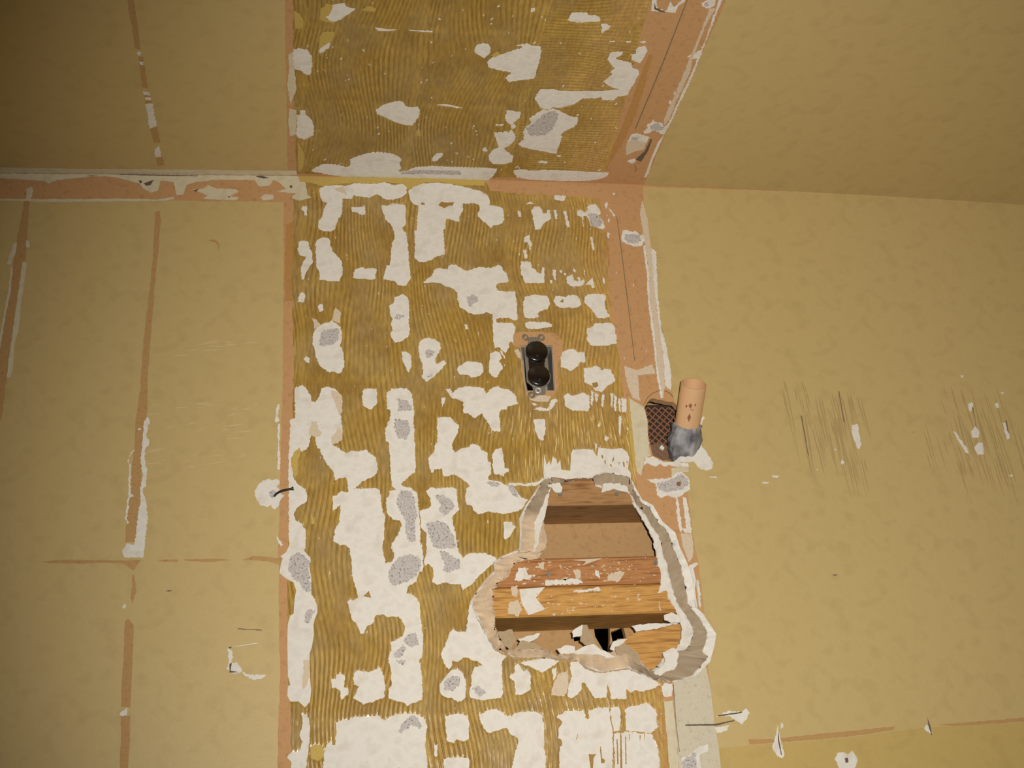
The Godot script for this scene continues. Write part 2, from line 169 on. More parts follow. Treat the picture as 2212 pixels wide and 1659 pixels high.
	["W", -1, [361.8,10.6,356.5,-0.7,364.4,-6.6,373.7,-12,382.9,-13.1,384.2,-18.5,375,-24.5,362.4,-26.9,359.7,-36.5,363.7,-47.2,372.3,-55.5,397.4,-57,398.4,-53.4,430.9,-56.6,442.5,-55.9,447.5,-47.6,448.8,-41.7,457.8,-53.4,462.9,-60.4,459.2,-68.6,460.5,-76.9,457.4,-88.7,463.2,-94.5,469.6,-102.7,479.8,-104.8,487.4,-105.8,493.7,-103.3,498.6,-97.3,505.9,-81.9,515.2,-73.6,521.8,-63.1,506.9,-62.7,498.8,-60.5,503,-44.8,491.7,-43.7,484.2,-37.9,475.3,-32.2,463.9,-26.4,456.3,-25.3,455,-20.6,438.4,-18.3,433.2,-11.9,452.3,-9,461.1,0.3,453.5,3.8,461,11.9,471.1,15.4,488.6,13,498.6,11.8,508.5,6,516.7,-4.3,525.9,-7.2,534.5,-5.5,542.8,7,553.6,11.5,560.9,9.2,565.9,0.2,576.7,-4.9,598,-4.4,597.5,17.5,566.7,17.7,518.2,18.5,481.1,18.8,443.2,17.8,411.2,16.8,408.6,10.4]],
	["W", -1, [577.9,16.5,578.3,-4.9,600.9,-4.4,603.8,-2.1,615.1,-11.1,621,-11.7,623.3,-8.9,642,-12.2,665,-12.2,672,-16.6,681.2,-19.9,690.3,-20.4,699.2,-16.5,707,-14.9,720.4,-15.4,737,-12.6,744.6,-9.9,767.4,-9.9,764.5,-9.9,783,-10.9,791.6,-12,806.5,-10.4,813.7,-4,805.9,4,805.5,14.6,797.9,18.4,786.1,17.9,784.1,14.7,772.1,18,752.6,18.2,766.4,18.1,727,18.9,704.8,18.5,693.7,15.3,690.5,10.9,671.2,9.9,659.9,7.7,648.3,11.1,643.5,20,635.1,30,621.2,27.9,614.3,25.7,611.9,29.1,606.2,21.3,595.7,16.9]],
	["W", -1, [822,0.2,822.3,-6.7,828.7,-9.3,840.3,-10.4,852.8,-10.3,870.3,-8.2,889.5,-4.6,888.7,12.6,879.4,13.7,875.1,18.4,869.2,13.2,867.7,2.8,856.5,-1.4,849.1,2.8,833.6,-1.4]],
	["W", -1, [527.1,-41.7,526.5,-46.8,519.2,-53.9,521.8,-61.9,515.2,-73.6,517.1,-80.6,515.5,-101.6,518.7,-106.8,532.4,-108.8,550.8,-110.1,557,-113.4,575.2,-112.4,586.4,-111.5,603.2,-108.8,615.1,-110.7,625.2,-112.8,623.6,-119.7,618.9,-123.2,614.2,-124.5,613.2,-132.6,611.2,-148.8,618.7,-162.3,629.4,-164.2,637.6,-162.8,637.5,-158.2,644.5,-155.6,651.5,-154.2,653.7,-149.5,659.4,-141.4,667.4,-139.4,668.2,-145.6,673.6,-152.2,680.6,-156.5,695.6,-157.1,713.9,-158.6,728.7,-159.8,744.3,-158.6,755.4,-157,757.5,-153.6,770.9,-155.3,781.1,-156.6,810.4,-155.5,812.3,-149.3,814.2,-141.6,817.7,-135.5,813.8,-132.9,811.3,-124.2,806.5,-111.8,794.6,-112.1,788.3,-116.7,769.6,-115.6,760.7,-113.6,760.4,-112.5,747.2,-115.1,744,-117.4,735,-116,729.7,-124.5,725.5,-133.5,713.2,-136.2,702.8,-132,698.7,-127.7,699.4,-113,695.8,-108.7,696.6,-97.4,706.2,-93.9,711.5,-84.9,720.9,-80.2,720.2,-76.4,705.4,-71.1,699.6,-65.1,688.2,-63,677.8,-59.8,673.4,-64.4,675.8,-67.7,671.4,-74.5,659.8,-72.4,645.8,-68.1,624.7,-66.2,602.2,-64.3,597.3,-57.5,598.3,-50.7,590.6,-41.7,573.9,-45.2,564.4,-51,538.9,-52.5,548.5,-42.6]],
	["W", -1, [370.3,-120.7,362.3,-128.2,361.6,-150.2,371,-157.2,389.6,-159,397.6,-160,413.4,-157.6,407.9,-158.4,431.4,-158.7,463.7,-158.8,482.9,-159.2,493,-157.7,496.7,-151.6,503,-144.3,510.4,-137,512.9,-139.3,515.6,-149.8,521.9,-157.8,530.7,-159.9,548,-160.4,557.8,-161.2,572.5,-161.8,599.1,-160.8,599.5,-163.1,621.1,-164.6,611.8,-148.7,615.4,-125.6,605.8,-122.5,603.4,-120.2,596.3,-121.6,584.4,-131.2,578.1,-133.7,572,-136.2,563.5,-134.1,562.1,-123.7,553.4,-117,544.8,-115.5,532.5,-115.8,526.4,-120.1,520.2,-120.2,519.1,-130.8,512.7,-124.5,495.2,-123.3,469.8,-122.8,448,-122.2,442.9,-117,426,-116.8,418.2,-120.6,405.1,-125.8,397.2,-125.4,394.6,-120.1]],
	["W", -1, [520.9,-172,515.9,-178.2,517.3,-185.2,516.4,-210.3,520.2,-216.1,537.7,-215.8,549,-218.2,558.7,-208.2,562.3,-206.9,577.1,-209.7,600.2,-212.6,604.2,-211.8,613.9,-216,620,-218.6,613.5,-227.5,613,-236,613.3,-249.6,619,-263.6,622.4,-266.6,630.2,-259.6,639.8,-247.4,649.3,-237.1,657,-230.3,660.7,-223.6,665.1,-217,656.7,-214.9,656.3,-202.2,653.7,-193.1,656.9,-181.5,652.1,-174.8,642.7,-177.5,632.1,-176.8,626.6,-170.1,629.4,-166,621.1,-165.7,605.7,-169.8,599.7,-168.9,588.7,-165.8,582.3,-164.9,572.5,-162.4,557.9,-162.4,550.5,-162,547,-174.5,543.3,-178.2,532.2,-178.1]],
	["W", -1, [409.3,-192.4,407.4,-210.8,414.7,-216.6,420,-224.2,431.8,-221.8,450,-212.4,457.7,-212.6,462.9,-216,456.6,-227.2,455.3,-236.7,450.8,-238.7,450.2,-244.3,454.2,-252.6,460,-254.7,463.3,-263,477.5,-263.4,479.5,-267.5,496.8,-265.8,500.6,-261.9,505.7,-262.8,508.4,-278.4,513.6,-286.5,517.5,-297.2,524,-302.8,532.9,-308.2,536.8,-317.6,550.4,-306.9,554,-297,556.8,-281.2,552.8,-261.1,556.2,-244.2,551.8,-238.5,544.3,-236.5,542.3,-228.9,532.9,-227.6,519.2,-229.5,513.6,-234.6,505.2,-225.5,496.2,-213.7,499.8,-199.1,496,-196.9,487.1,-195.5,488.3,-185.3,493.3,-183.9,493.3,-180.3,481.8,-178.4,471.6,-177,460.1,-186.5,451.1,-188.1,447.2,-191.3]],
	["W", -1, [467.3,-269.5,458.2,-275.6,456.4,-284.3,466.1,-286.1,488.1,-286.5,489.4,-293.1,493.3,-292.2,495.8,-286.5,500.9,-285,496.9,-277.9,496.9,-271.9,486.6,-269.5]],
	["W", -1, [590.7,-278.3,568.6,-280.4,568.2,-291.2,573.7,-292,576.3,-296.6,588.4,-288.6,594.4,-279.9]],
	["W", -1, [496.4,-342.8,467.9,-346.4,483.6,-348.8,477.1,-353.1,484.9,-354.9,470.7,-358.6,474.6,-363.2,482.4,-365,476,-369.3,491.5,-369.8,493,-382.7,467,-386.3,460.4,-389.4,459.3,-405.8,460.7,-419.5,471.3,-424.8,456.8,-428.7,458.2,-433.7,459.6,-448.7,458.4,-464.1,465.1,-470.9,473,-473.2,491.3,-469.3,497.9,-473,503.1,-471.7,504.2,-456.5,500.1,-441.9,499.9,-421.9,508.8,-414.8,509.9,-398.5,509.8,-386.1,511,-378.6,509.5,-367.6,509.3,-350.4,504.1,-343.4]],
	["W", -1, [407.5,-464.5,407.5,-468.4,419.6,-467,443.8,-462.5,433.1,-461.7]],
	["W", -1, [425.1,-474.8,426.4,-477.2,437.2,-475.3]],
	["W", -1, [450.1,-423.1,451.5,-426.8,464.7,-424.2]],
	["W", -1, [437,-439.6,442.3,-446.1,447.6,-442.3,444.9,-438.8]],
	["W", -1, [415.5,-435.5,424.9,-432.6,422.2,-430.3]],
	["W", -1, [513.6,-286.5,509.9,-292.9,511.3,-302.5,512.1,-317.1,508.5,-334.5,502.8,-341.1,506.7,-342,514.2,-332.8,515.9,-319.2,513.8,-302.3,516.3,-297.3]],
	["W", -1, [683.9,-225.4,698.6,-231.3,714.9,-238.4,732.8,-246.9,748.9,-255.5,758.2,-270.8,762.4,-266.2,769,-263.2,785.7,-263,805.6,-263.3,812,-259.5,814.3,-237.5,810.3,-219.3,802.1,-218.1,794,-221.9,780.8,-221.8,771,-226.6,768.1,-238.6,764.6,-233.7,757.3,-217.2,757.1,-212.1,762.7,-204.9,760.3,-198.2,769.1,-195.6,772.2,-192.1,764.3,-186.3,751.9,-182.4,739.8,-189.1,723.1,-195.6,718.1,-200.3,722.3,-206.9,722.3,-218,700,-222.4]],
	["W", -1, [778.6,-37.9,779.4,-43.3,773.5,-44.4,772.6,-49.9,775,-55.3,790.1,-54,793.6,-59.9,800,-59.3,802,-54.9,806.1,-50.6,794.2,-49.1,789.7,-43.2,790,-38.3]],
	["W", -1, [773.2,-66.7,768.6,-72.8,771.5,-79.3,771.8,-86.9,765.8,-101.3,772.5,-104.5,782.4,-106.4,790.1,-107.9,805.1,-105.8,810,-92.7,813.6,-78.5,810.4,-76.4,804.5,-65.7,796.1,-70.2,789.8,-73.5,787.3,-66.5]],
	["W", -1, [834.4,-43.8,830.6,-53.5,832,-59.9,828.1,-67.5,829.4,-85.8,828.4,-98.7,835,-105.1,830.1,-112.8,827.3,-123.7,827.7,-145.5,833,-156.2,843.9,-160.7,851.2,-159.3,866.9,-157.1,897.2,-159.1,890.6,-27,866.1,-28.8,855.1,-37.3,862.4,-38.3,862.6,-42.5]],
	["W", -1, [868.5,-168.9,868.7,-172.7,882.3,-172.7,883.2,-169.4,876.9,-168.6]],
	["W", -1, [791.8,-178.9,782.3,-187.1,772.7,-196.5,771.9,-204.4,778.8,-211,790.4,-214.1,808.5,-213.1,812.6,-209.2,815.6,-202.2,809.9,-195.8,809.7,-190.3,805,-181.6,800.5,-179.1]],
	["W", -1, [832.1,-184.8,831.4,-193.6,830.6,-198.1,830.4,-207.5,834.3,-214.8,847.4,-215.3,863.2,-213.8,865.8,-206.4,862.5,-197.6,867.6,-194,864.1,-185.5,850.3,-184.5]],
	["W", -1, [886.9,-180,885.1,-187.7,885.6,-196.4,884.9,-204.1,888.2,-213,899.6,-211.8,898.3,-180.1]],
	["W", -1, [784.4,-273.3,779.7,-280.4,769.7,-282,768.2,-286.4,778.5,-292.4,775.3,-297.8,785.5,-302.2,802.1,-300.9,808.3,-290.2,809.5,-280,793,-279.5]],
	["W", -1, [775.9,-356.4,768.3,-358.8,767.9,-369.3,777.4,-375.4,781.1,-383.7,785.1,-399.1,782.9,-416.8,781.1,-436.3,788.3,-451.4,792.7,-465,798.1,-473.2,804.3,-479.5,808.8,-466.6,811.6,-453.9,809.6,-445.4,812.6,-436.3,807.4,-431.6,820.7,-430.2,819.8,-409.4,799.7,-406.3,817.9,-402.6,818.1,-387,808.7,-381.9,796.8,-375.3,796.6,-371,804.9,-370.2,812.9,-361.7,816.7,-354.4,814.1,-350.4,800.9,-352.4,787.7,-358.8]],
	["W", -1, [767.5,-289,763.1,-307.4,763.1,-331.5,767.2,-342.4,774.9,-330.5,781.1,-318,774.8,-306.4]],
	["W", -1, [776.6,-332.1,775.2,-338.3,786.9,-336.4,791.7,-332.6]],
	["W", -1, [805.4,-341.7,807.3,-345.8,813.1,-346.2,813.7,-342.7]],
	["W", -1, [833.4,-228.9,827.5,-240.1,826.3,-251.9,831.6,-261.6,835.8,-263.8,837,-273,833.8,-274.9,831,-285.2,831.9,-305.4,837.1,-313.4,851.8,-314.8,875.8,-312.8,891.7,-314,905.1,-312.1,902.9,-268.3,885,-272.9,871,-278.9,864.6,-278.5,861.1,-271.3,851.1,-264.5,852.4,-256.9,856.6,-243.3,854.7,-237.6,844.9,-232.4]],
	["W", -1, [839.6,-332.8,835.1,-342.5,832.7,-344.4,832.6,-359.8,833.9,-370.9,844.6,-372.4,844.7,-375.8,833.3,-376.9,830.5,-387.5,830.4,-405.7,842.8,-405.2,864,-406.4,909.5,-401.6,906,-330.4,878.4,-333.6,875.3,-337.3,868.9,-336.1,867.1,-332.1,855.9,-333.9,846.4,-339.8]],
	["W", -1, [831.3,-406.8,831,-418.6,840.1,-420.2,861.3,-417,862.5,-408.3,846.1,-406.6]],
	["W", -1, [833.8,-427,830.1,-436.1,829.7,-446.6,826,-457.5,833.8,-465.3,842.3,-470.4,850.5,-468.5,858.7,-469.3,866.5,-459.6,863.9,-439.2,861.7,-425.6]],
	["W", -1, [865.7,-408,863.2,-423.7,868.1,-459.4,879.6,-463.2,891.1,-466.2,912.7,-465.2,909.7,-405]],
	["W", -1, [806,-481,801.9,-485.1,803.3,-497.3,820,-493.4,819.5,-482.9]],
	["W", -1, [900.7,-496.9,897.9,-507.7,887.3,-523.1,884.7,-535.8,894.3,-533.5,898.6,-521.6,915.6,-522.7,914.2,-495.2]],
	["W", -1, [848.7,-552.1,842.3,-570.4,844.2,-589.8,840.4,-596.9,846.7,-600.3,854.6,-594.7,861.4,-587.1,855.9,-579.3,849.5,-571.5]],
	["W", -1, [862.6,-547.9,861.6,-569.7,868.4,-564.4,870.8,-551.1]],
	["W", -1, [863.6,-637.1,876.8,-638.1,897,-640.2,905,-639.9,907.8,-636.2,904.5,-630.2,894.3,-625.4,882.5,-629.5,876.6,-633.8]],
	["W", -1, [860.8,-644.1,867,-645.3,869.8,-640.4]],
	["W", -1, [912.4,-710.9,904.7,-715.7,904.1,-724.6,907.4,-730.6,902.7,-738.2,910,-742.3,917,-743.2,926.7,-735.7,925.7,-716.1,916.6,-713.4]],
	["W", -1, [878.2,-849.3,873.3,-853.9,878.6,-858.4,886.9,-858.8,883.7,-854.9]],
	["W", -1, [656.1,-552.6,668.4,-553.7,697,-552.6,696.9,-549.7,668.3,-551]],
	["W", -1, [634.3,-552.2,635.4,-556.6,637.6,-555.2,637.4,-547.3]],
	["W", -1, [108.8,-540.3,166.3,-540.6,207.1,-536.3,268.3,-536.8,330.9,-534.7,377.4,-537.1,377.4,-533,333.8,-531.6,277.4,-532.9,210.2,-533.1,160.1,-537.1,112.1,-537]],
	["W", -1, [115.1,-549.6,121.3,-557.5,143.8,-554.8,206.9,-549.9,262.1,-548.7,292.2,-553.3,342.5,-553.9,365.9,-550.9,357.2,-542.4,310.2,-545.5,256.1,-545.3,194.5,-545.7,144,-547.6]],
	["W", -1, [89.4,-536.8,92.5,-542.2,102.4,-539.6,109,-534.5]],
	["W", -1, [535,-538.9,569,-539.8,583.1,-539.7,590.1,-535.3,568.9,-534.5,536.7,-536]],
	["W", -1, [535.1,-546,537,-552,572.8,-553.4,590.4,-552.8,590.3,-544,583.1,-539.7,583.2,-545.8,563.7,-545.8]],
	["W", -1, [638,-542.9,634,-555.6,639.2,-553.1,642.5,-548.3,659.6,-549.5,673.1,-546.4,700,-546.5,711.1,-556.1,710.2,-552.8,697.9,-544.2,676.4,-543.7,659.5,-545.7,640.6,-541.6]],
	["W", -1, [422.4,-831.6,421.2,-841.6,439.7,-840.4,456.9,-840.6,462.9,-834.6,456.8,-832.1,439.6,-829.5]],
	["W", -1, [484.5,-801.5,478.5,-805,484.5,-808.6,488.1,-803.2]],
	["W", -1, [503.5,-689.2,503.6,-699.7,507.2,-697.9,506.3,-689.9]],
	["W", -1, [515,-669.8,514.3,-682.7,517,-680]],
	["W", -1, [503.5,-591.9,505.3,-603.1,507.2,-602.9,505.9,-592.7]],
	["W", -1, [387.6,-1033.7,385,-1040.7,391.4,-1041.7,402.9,-1033.8,395.3,-1033.2]],
	["W", -1, [435.8,-1027.1,425.7,-1035.9,435.8,-1041,445.8,-1036,444.5,-1027.5]],
	["W", -1, [460.7,-1026.1,453.3,-1034.1,454.6,-1042.6,473.2,-1039.3,474.4,-1029]],
	["W", -1, [433.1,-996.3,436.9,-1001.7,463.1,-1014.2,471.8,-1014.1,470.5,-1009.9,443.1,-1000.2]],
	["W", -1, [420.9,-1084.1,420.9,-1089.2,446.2,-1090.3,448.7,-1084.6]],
	["W", -1, [387.6,-1079.8,386.3,-1085.2,394.1,-1085.8,394.1,-1080.7]],
	["W", -1, [508,-1073.1,506.8,-1079.7,510,-1078.8,510,-1073.8]],
	["W", -1, [337,-1033.1,338.3,-1037.9,342.2,-1035.7,341.5,-1033.3]],
	["W", -1, [366.9,-1095.3,366.9,-1100.5,370.8,-1098.2]],
	["W", -1, [494.8,-760.2,494.9,-764.2,496.7,-762.2]],
	["W", -1, [461.9,-794.9,462.9,-799.6,464.4,-796.9]],
	["W", -1, [469.3,-542.7,470.7,-559.2,460.2,-576.2,448.2,-584.3,460.3,-589.2,467,-593.4,484.4,-600.7,491,-597.8,494.9,-589.5,490.8,-578.5,480.1,-570.9,481.3,-557.8,481.4,-541.1]],
	["W", -1, [486,-493.3,474.1,-497.3,471.6,-507.8,480.3,-523.3,481.4,-541.1,482.7,-561.5,488,-562.7,488,-540.3,485,-531.7,487.9,-526.2,483.8,-519,487.7,-510.9,482.3,-498.8]],
	["W", -1, [415.6,-590.1,407.4,-595.2,410.2,-598.1,418.4,-592.4,440.1,-587.4,444.1,-584.9,426.5,-587.3]],
	["W", -1, [507.9,-494.5,505.8,-532.9,497,-542.9,497.7,-551.8,506.3,-559.6,522,-560.1,532.2,-547.3,537.2,-536.5,531.8,-524.5,536.8,-513.8,531.6,-508.1,514.8,-508.9]],
	["C", -1, [9.4,446.9,6.1,316.5,1.8,157.2,-2.6,9.3,11.2,-4.9,32.1,-7.1,37.1,-13.7,43,5.9,38.1,16.8,30.1,10.3,27.2,40.7,22.8,25.6,12.6,34.3,6.4,45.2,17,49.5,19,66.7,7.4,73.4,9.6,135.6,14.4,161,20.2,175.6,38.3,179.1,38.7,189.6,15.7,194.8,13.7,213.9,31.9,217.2,36.1,227.4,27.6,240.4,20,245,11.3,274.7,8.9,293.5,9.9,320.3,11.9,326.4,17.9,364.9,24.7,376.6,19.9,385.1,17.5,446.1]],
	["C", -1, [35.8,407.1,31.8,399.3,38,396.8,55.7,399.2,53.4,405.5]],
	["C", -1, [28.9,167.9,25.7,150,19,143.8,25.1,130.9,25.4,101,30.4,97.7,38.7,111.3,40.7,96.4,45.5,100.5,45.1,151.4,38.4,143.2,32.4,156.1]],
	["C", -1, [39.7,64.2,33,57.9,33.9,44.9,41.7,44.8,44.7,59.9]],
	["C", -1, [53.8,442.5,53.3,396.4,47.9,260,48.3,218.5,42.7,193.6,46.4,191.4,50.4,212.1,57.1,371.9,56.8,442.2]],
	["C", -1, [129.9,415.4,128.6,411.5,146.6,411.8,165.8,416.9,164.7,421.9,151.6,420.2]],
	["C", -1, [160.7,400.7,160.6,395.8,174.8,394.5,226.3,396.7,274.3,396.1,290.1,399.4,325.7,397.9,346.5,399.7,345.4,404.5,321.3,404.9,276.7,403.5,207.9,402.2]],
	["C", -1, [124.6,399.1,125.7,395,136.5,393,136.7,398]],
	["C", -1, [168.1,415.7,172.8,413.3,215,412.8,242.7,415.5,276.8,416.4,301.4,418.2,281.3,420.2,242.7,418.2,208.1,415.8]],
	["T", -1, [56.5,408.2,56.2,400.6,124.6,398.1,160.6,396.8,207.9,402.2,265.3,402.6,321.3,404.9,356.1,404.4,356.1,412.8,303.7,418,242.7,416.3,215,412.8,161,413.4,122.5,412.1]],
	["T", -1, [70.2,219.5,67.4,212.3,90,210.2,146.9,211.6,204.7,213.8,263.3,214.8,309,215.5,355.7,216,355.8,225.6,309.1,225.3,263.4,223.7,195.3,220.3,144.6,218.8,95.2,219.2]],
	["D", -1, [15.4,246.3,14.3,243.2,17.3,240.5,20,243.9]],
	["D", -1, [19.8,238.7,12.8,224.4,22,228.1,24.3,234.3]],
	["D", -1, [0.8,72.4,-0.6,62.7,2.7,51.8,4.6,60.5]],
	["D", -1, [16,20.2,15.9,15.8,21.2,16.9,19.9,19.5]],
	["D", -1, [30.1,164.7,27.2,156.3,31.3,160.4]],
	["D", -1, [38.7,113.5,39.9,109.2,41.8,112.3]],
	["D", -1, [4.6,275.1,2.7,159.3,3.7,159.3,4.7,199.5,5.6,275]],
	["D", -1, [7.8,320.5,8.3,306,8.7,316.3]],
	["T", -1, [118.1,140.6,116.1,132.3,118.9,126,127.6,122.6,137.5,125.4,127.6,124.7,120.3,130.1]],
	["T", -1, [356.1,412.8,356.1,405.4,382,404.7,409.6,405.7,409.6,407.6]],
	["T", -1, [355.8,224.7,355.7,215,399.5,213.7,427.5,215.1,473.9,216.4,535.7,215.9,587.6,217.6,587.3,232.2,545.5,232.9,494.6,230.3,452.9,227.9,410.3,228.4]],
	["T", -1, [612.2,338.3,609.8,317.2,611,263.4,612.8,230.7,612.3,210.8,615.2,212.4,626.6,219.1,624.6,222.8,616.6,234.1,614.9,263.1,615.7,288.2,614.2,316.8]],
	["T", -1, [612.8,188.9,612.8,163.2,616.3,163,614.8,186.9]],
	["T", -1, [612.6,155.8,612.5,117,615.1,90.9,617.4,118.7,614.6,153.9]],
	["T", -1, [615.4,79.7,609.8,64.8,614.6,27.1,623.5,27.9,618.1,45.9,616.3,64.7]],
	["T", -1, [632.4,220.5,632.5,217.8,655.6,213.8,670.6,218.4,663,221,647.8,219.7]],
	["K", -1, [655.3,176.8,654.2,173.2,654.9,168.3,656.5,172.2]],
	["D", -1, [754.7,92.5,752.1,89.7,763.1,90.5,765.8,80,765.2,92.3]],
	["D", -1, [732.5,94.4,732.3,89.8,734.4,92]],
	["D", -1, [708.4,83.1,711.1,52,711.9,52,709.1,83.1]],
	["T", -1, [692.7,226,691,221.7,700.6,214.9,752,213.7,804.8,213.3,803.4,224.6,778.6,225.3,733.4,225.4,702,226.3]],
	["T", -1, [814.9,223.9,814.5,212.8,849.3,211.6,880,211.5,879.5,221.7,840.2,222.4]],
	["G", 11, [520.7,45.3,516.8,40.6,519.4,35.1,526.7,37.7,528.1,41.8,524.4,44.9]],
	["Y", -1, [-1.5,6.3,-1.4,-13.1,-2.9,-78.1,-3.9,-124.1,-5.1,-183.8,-6,-248.3,-6.2,-252.6,-5.8,-286.4,6.1,-287.1,5.2,-269.5,6.6,-251.9,5.9,-247.6,1.5,-217,3.2,-190.2,16.7,-164.5,7.2,-156.8,4.6,-129.2,7.8,-104.1,7,-81.9,11.1,-54.5,15.2,-28.5,9.5,-13,8.6,5]],
	["S", -1, [19.1,-47.9,15.5,-63.5,30.8,-69.1,22.9,-51.7]],
	["I", -1, [44.9,-211,38.5,-215.3,39.8,-224.6,38.6,-235.9,44.9,-233.6,45.1,-227,50,-220.1]],
	["I", -1, [41.1,-183.4,40.9,-188.7,44.8,-189.2,44.9,-183.9]],
	["G", 20, [208.4,-247.7,203.9,-255.7,208.1,-265.8,216.9,-262.7,225.7,-251.9,217.1,-245.9]],
	["G", 22, [245.8,-135.3,238.7,-141.8,242.8,-150.4,250,-142.7]],
	["G", 23, [291.6,-23.6,273.6,-26.1,268,-32.2,265.1,-46.9,266.4,-53.7,281.7,-52.9,291.4,-46.7,294.3,-29.6]],
	["G", 26, [304.2,-178.3,297.9,-184.8,302.7,-194.5,309.6,-190.5,312.5,-181.7]],
	["G", 26, [342.6,-180.4,338.5,-188,339.8,-191.7,344.6,-184.1]],
	["G", 85, [377.7,-136.3,383,-151.9,396.3,-156.4,398.9,-136.9]],
	["S", -1, [250.5,-42.8,228.6,-48.5,239.8,-57,256.6,-54.4]],
	["S", -1, [364.4,-41.2,372.3,-55.5,397.4,-57,405.2,-52.8,386.9,-47,373.7,-41.2]],
	["S", -1, [247.3,-12.7,251.4,-21.3,259.7,-27.4,266.8,-17.6,255.7,-16.4]],
	["I", -1, [214.9,-391.4,209.7,-397.2,216.3,-397.2]],
	["I", -1, [352.9,-428.9,351.5,-436.8,357.1,-438.2,361.2,-433.2,359.1,-429.6]],
	["I", -1, [246.8,-289.8,243.8,-297.1,248.1,-299.4,253.2,-295.2,251.8,-290.2]],
	["S", -1, [376.3,-331.1,377.7,-339.8,373.6,-345.2,373.6,-357.9,375,-364.8,383.1,-359.6,383.1,-344.5,380.4,-332]],
	["S", -1, [299.1,-313.9,296.2,-320.5,304.6,-323.7,313,-323.1,310.2,-318.2]],
	["G", 58, [53.2,-451.6,52,-462.7,58.9,-471.7,71.4,-474.6,79.5,-464.1,74.4,-453.6]],
	["G", 75, [90.9,-508.5,89,-518.4,91.8,-533.3,99.5,-535.2,106.8,-527.5,106.3,-513.7,100.3,-507.4]],
	["Y", -1, [461,11.9,453.5,3.8,463.6,2.7,474.9,6.1,493.7,6,498.6,10.6,481.1,15.3]],
	["Y", -1, [556.4,-11.7,557.7,-15.7,566.2,-16.8,567.3,-12.9]],
	["S", -1, [438.5,-40.6,430.8,-47.8,421.8,-50.2,429.6,-56.7,442.5,-55.9,447.5,-46.4,447.5,-40.6]],
	["S", -1, [434.5,-9,413.9,-12.5,413.9,-20.8,425.6,-21.9,430.7,-27.7,437.1,-24.2,438.4,-18.3,434.5,-11.9]],
	["S", -1, [752.3,-2.3,753.6,-9.9,775.4,-9.9,789.2,-4.5,790.1,-0.2,769.6,-1.3]],
	["G", 82, [629.6,18.9,613.4,15.7,606.5,6.8,610.2,-1,619.8,-11.1,631.5,-8.9,660.4,-12.2,662.5,-4.4,648.5,3.3,644.9,10]],
	["G", 82, [701,-2.3,686.5,-6.6,685.7,-17.7,699.1,-12.1,704,-8.8]],
	["G", 84, [637.6,-115.8,624.9,-124.2,615.6,-132.5,612.4,-148.7,618.6,-158.9,629.3,-161.9,643.3,-154.5,651.2,-142.8,656.6,-124.4,651.7,-117.7]],
	["G", 84, [731.1,-133.4,723.5,-141.4,721.6,-150.5,738.5,-153.2,741.6,-144.2,735.7,-136.6]],
	["G", 84, [749.6,-119.4,736.7,-133.2,743.5,-136.3,752.2,-130.4,754.2,-123.7]],
	["G", 84, [757.5,-122.5,758,-135.8,764.9,-130]],
	["I", -1, [669.8,-81.2,662.6,-89.2,672.4,-91.8]],
	["G", 85, [410.4,-131.7,413.1,-150.9,424.9,-152.9,443.1,-148.7,440.4,-134.4,424.8,-130.1]],
	["G", 85, [526.5,-131.8,519.1,-137.9,521.8,-151.9,539.3,-156,556.6,-158.9,570,-154.9,594.2,-154,596.4,-144.7,581.8,-140.5,563.6,-141.1,550,-133.4,538.9,-130.2]],
	["G", 86, [527.3,-182.4,527.5,-197.9,542.7,-212.6,550,-207.5,558.5,-196.4,549.7,-189.7,539.8,-191.4]],
	["I", -1, [573.7,-162,583.6,-170.7,599.3,-168.9,604.5,-169.8,617.6,-165.8,599.6,-164.8,583.9,-163.1]],
	["G", 86, [569,-171.3,564.4,-186.7,569.5,-198.3,589.3,-209,604.2,-209.5,606.1,-188.4,601.1,-178.1,587.7,-174]],
	["G", 86, [609.7,-187,611.1,-196.3,622.3,-214.4,634.2,-214.9,639.7,-198.4,637.1,-189.3,627.7,-193.2]],
	["G", 87, [509.4,-259,507,-268.8,513.5,-279.3,516.6,-273,515.2,-264.7]],
	["G", 87, [513,-287.8,513.1,-297.5,522.7,-301.7,532.8,-303.4,530.2,-296.3,522.5,-292]],
	["I", -1, [470,-431.2,468.7,-433.2,472.6,-434.1,475.3,-431.9]],
	["I", -1, [478,-446.7,471.5,-450,475.4,-450.2,480.6,-447.7]],
	["I", -1, [477.9,-435.4,476.6,-436.8,483.2,-436.8,481.8,-435]],
	["I", -1, [480.7,-455.9,480.7,-457.8,486,-456.6]],
	["I", -1, [479.5,-462.4,480.8,-464.8,488.7,-464.5,487.3,-462.8]],
	["I", -1, [484.5,-442.3,483.2,-444.9,488.5,-445.6]],
	["I", -1, [479.5,-468.1,478.2,-470.1,484.8,-468.7]],
	["G", 97, [798.9,-221.7,795.1,-228.6,804.7,-241.5,810.8,-231]],
	["G", 102, [798.6,-184.7,787.7,-186.3,779.3,-196.2,783.1,-208.3,791.8,-205.6,800.2,-197.4]],
	["G", 100, [849.5,-121.9,837.2,-129.9,829.2,-141.1,832.7,-149.7,844.6,-153.6,847.7,-151.3,841.9,-140.6,846.9,-133.9,852.9,-127.2]],
	["Y", -1, [863.2,-10.9,860.4,-17.2,862.9,-26.7,876.3,-27.6,881.1,-20.3,877.6,-11.9]],
	["I", -1, [889.8,-371.4,890.2,-381.5,894.8,-377.7,908.2,-375.5,908.1,-372.2]],
	["I", -1, [865.3,-416.6,865.4,-418.3,910.2,-414.8,910.1,-412.1]],
	["I", -1, [872.4,-411,872.4,-412.4,904.4,-410.3,904.3,-408.3]],
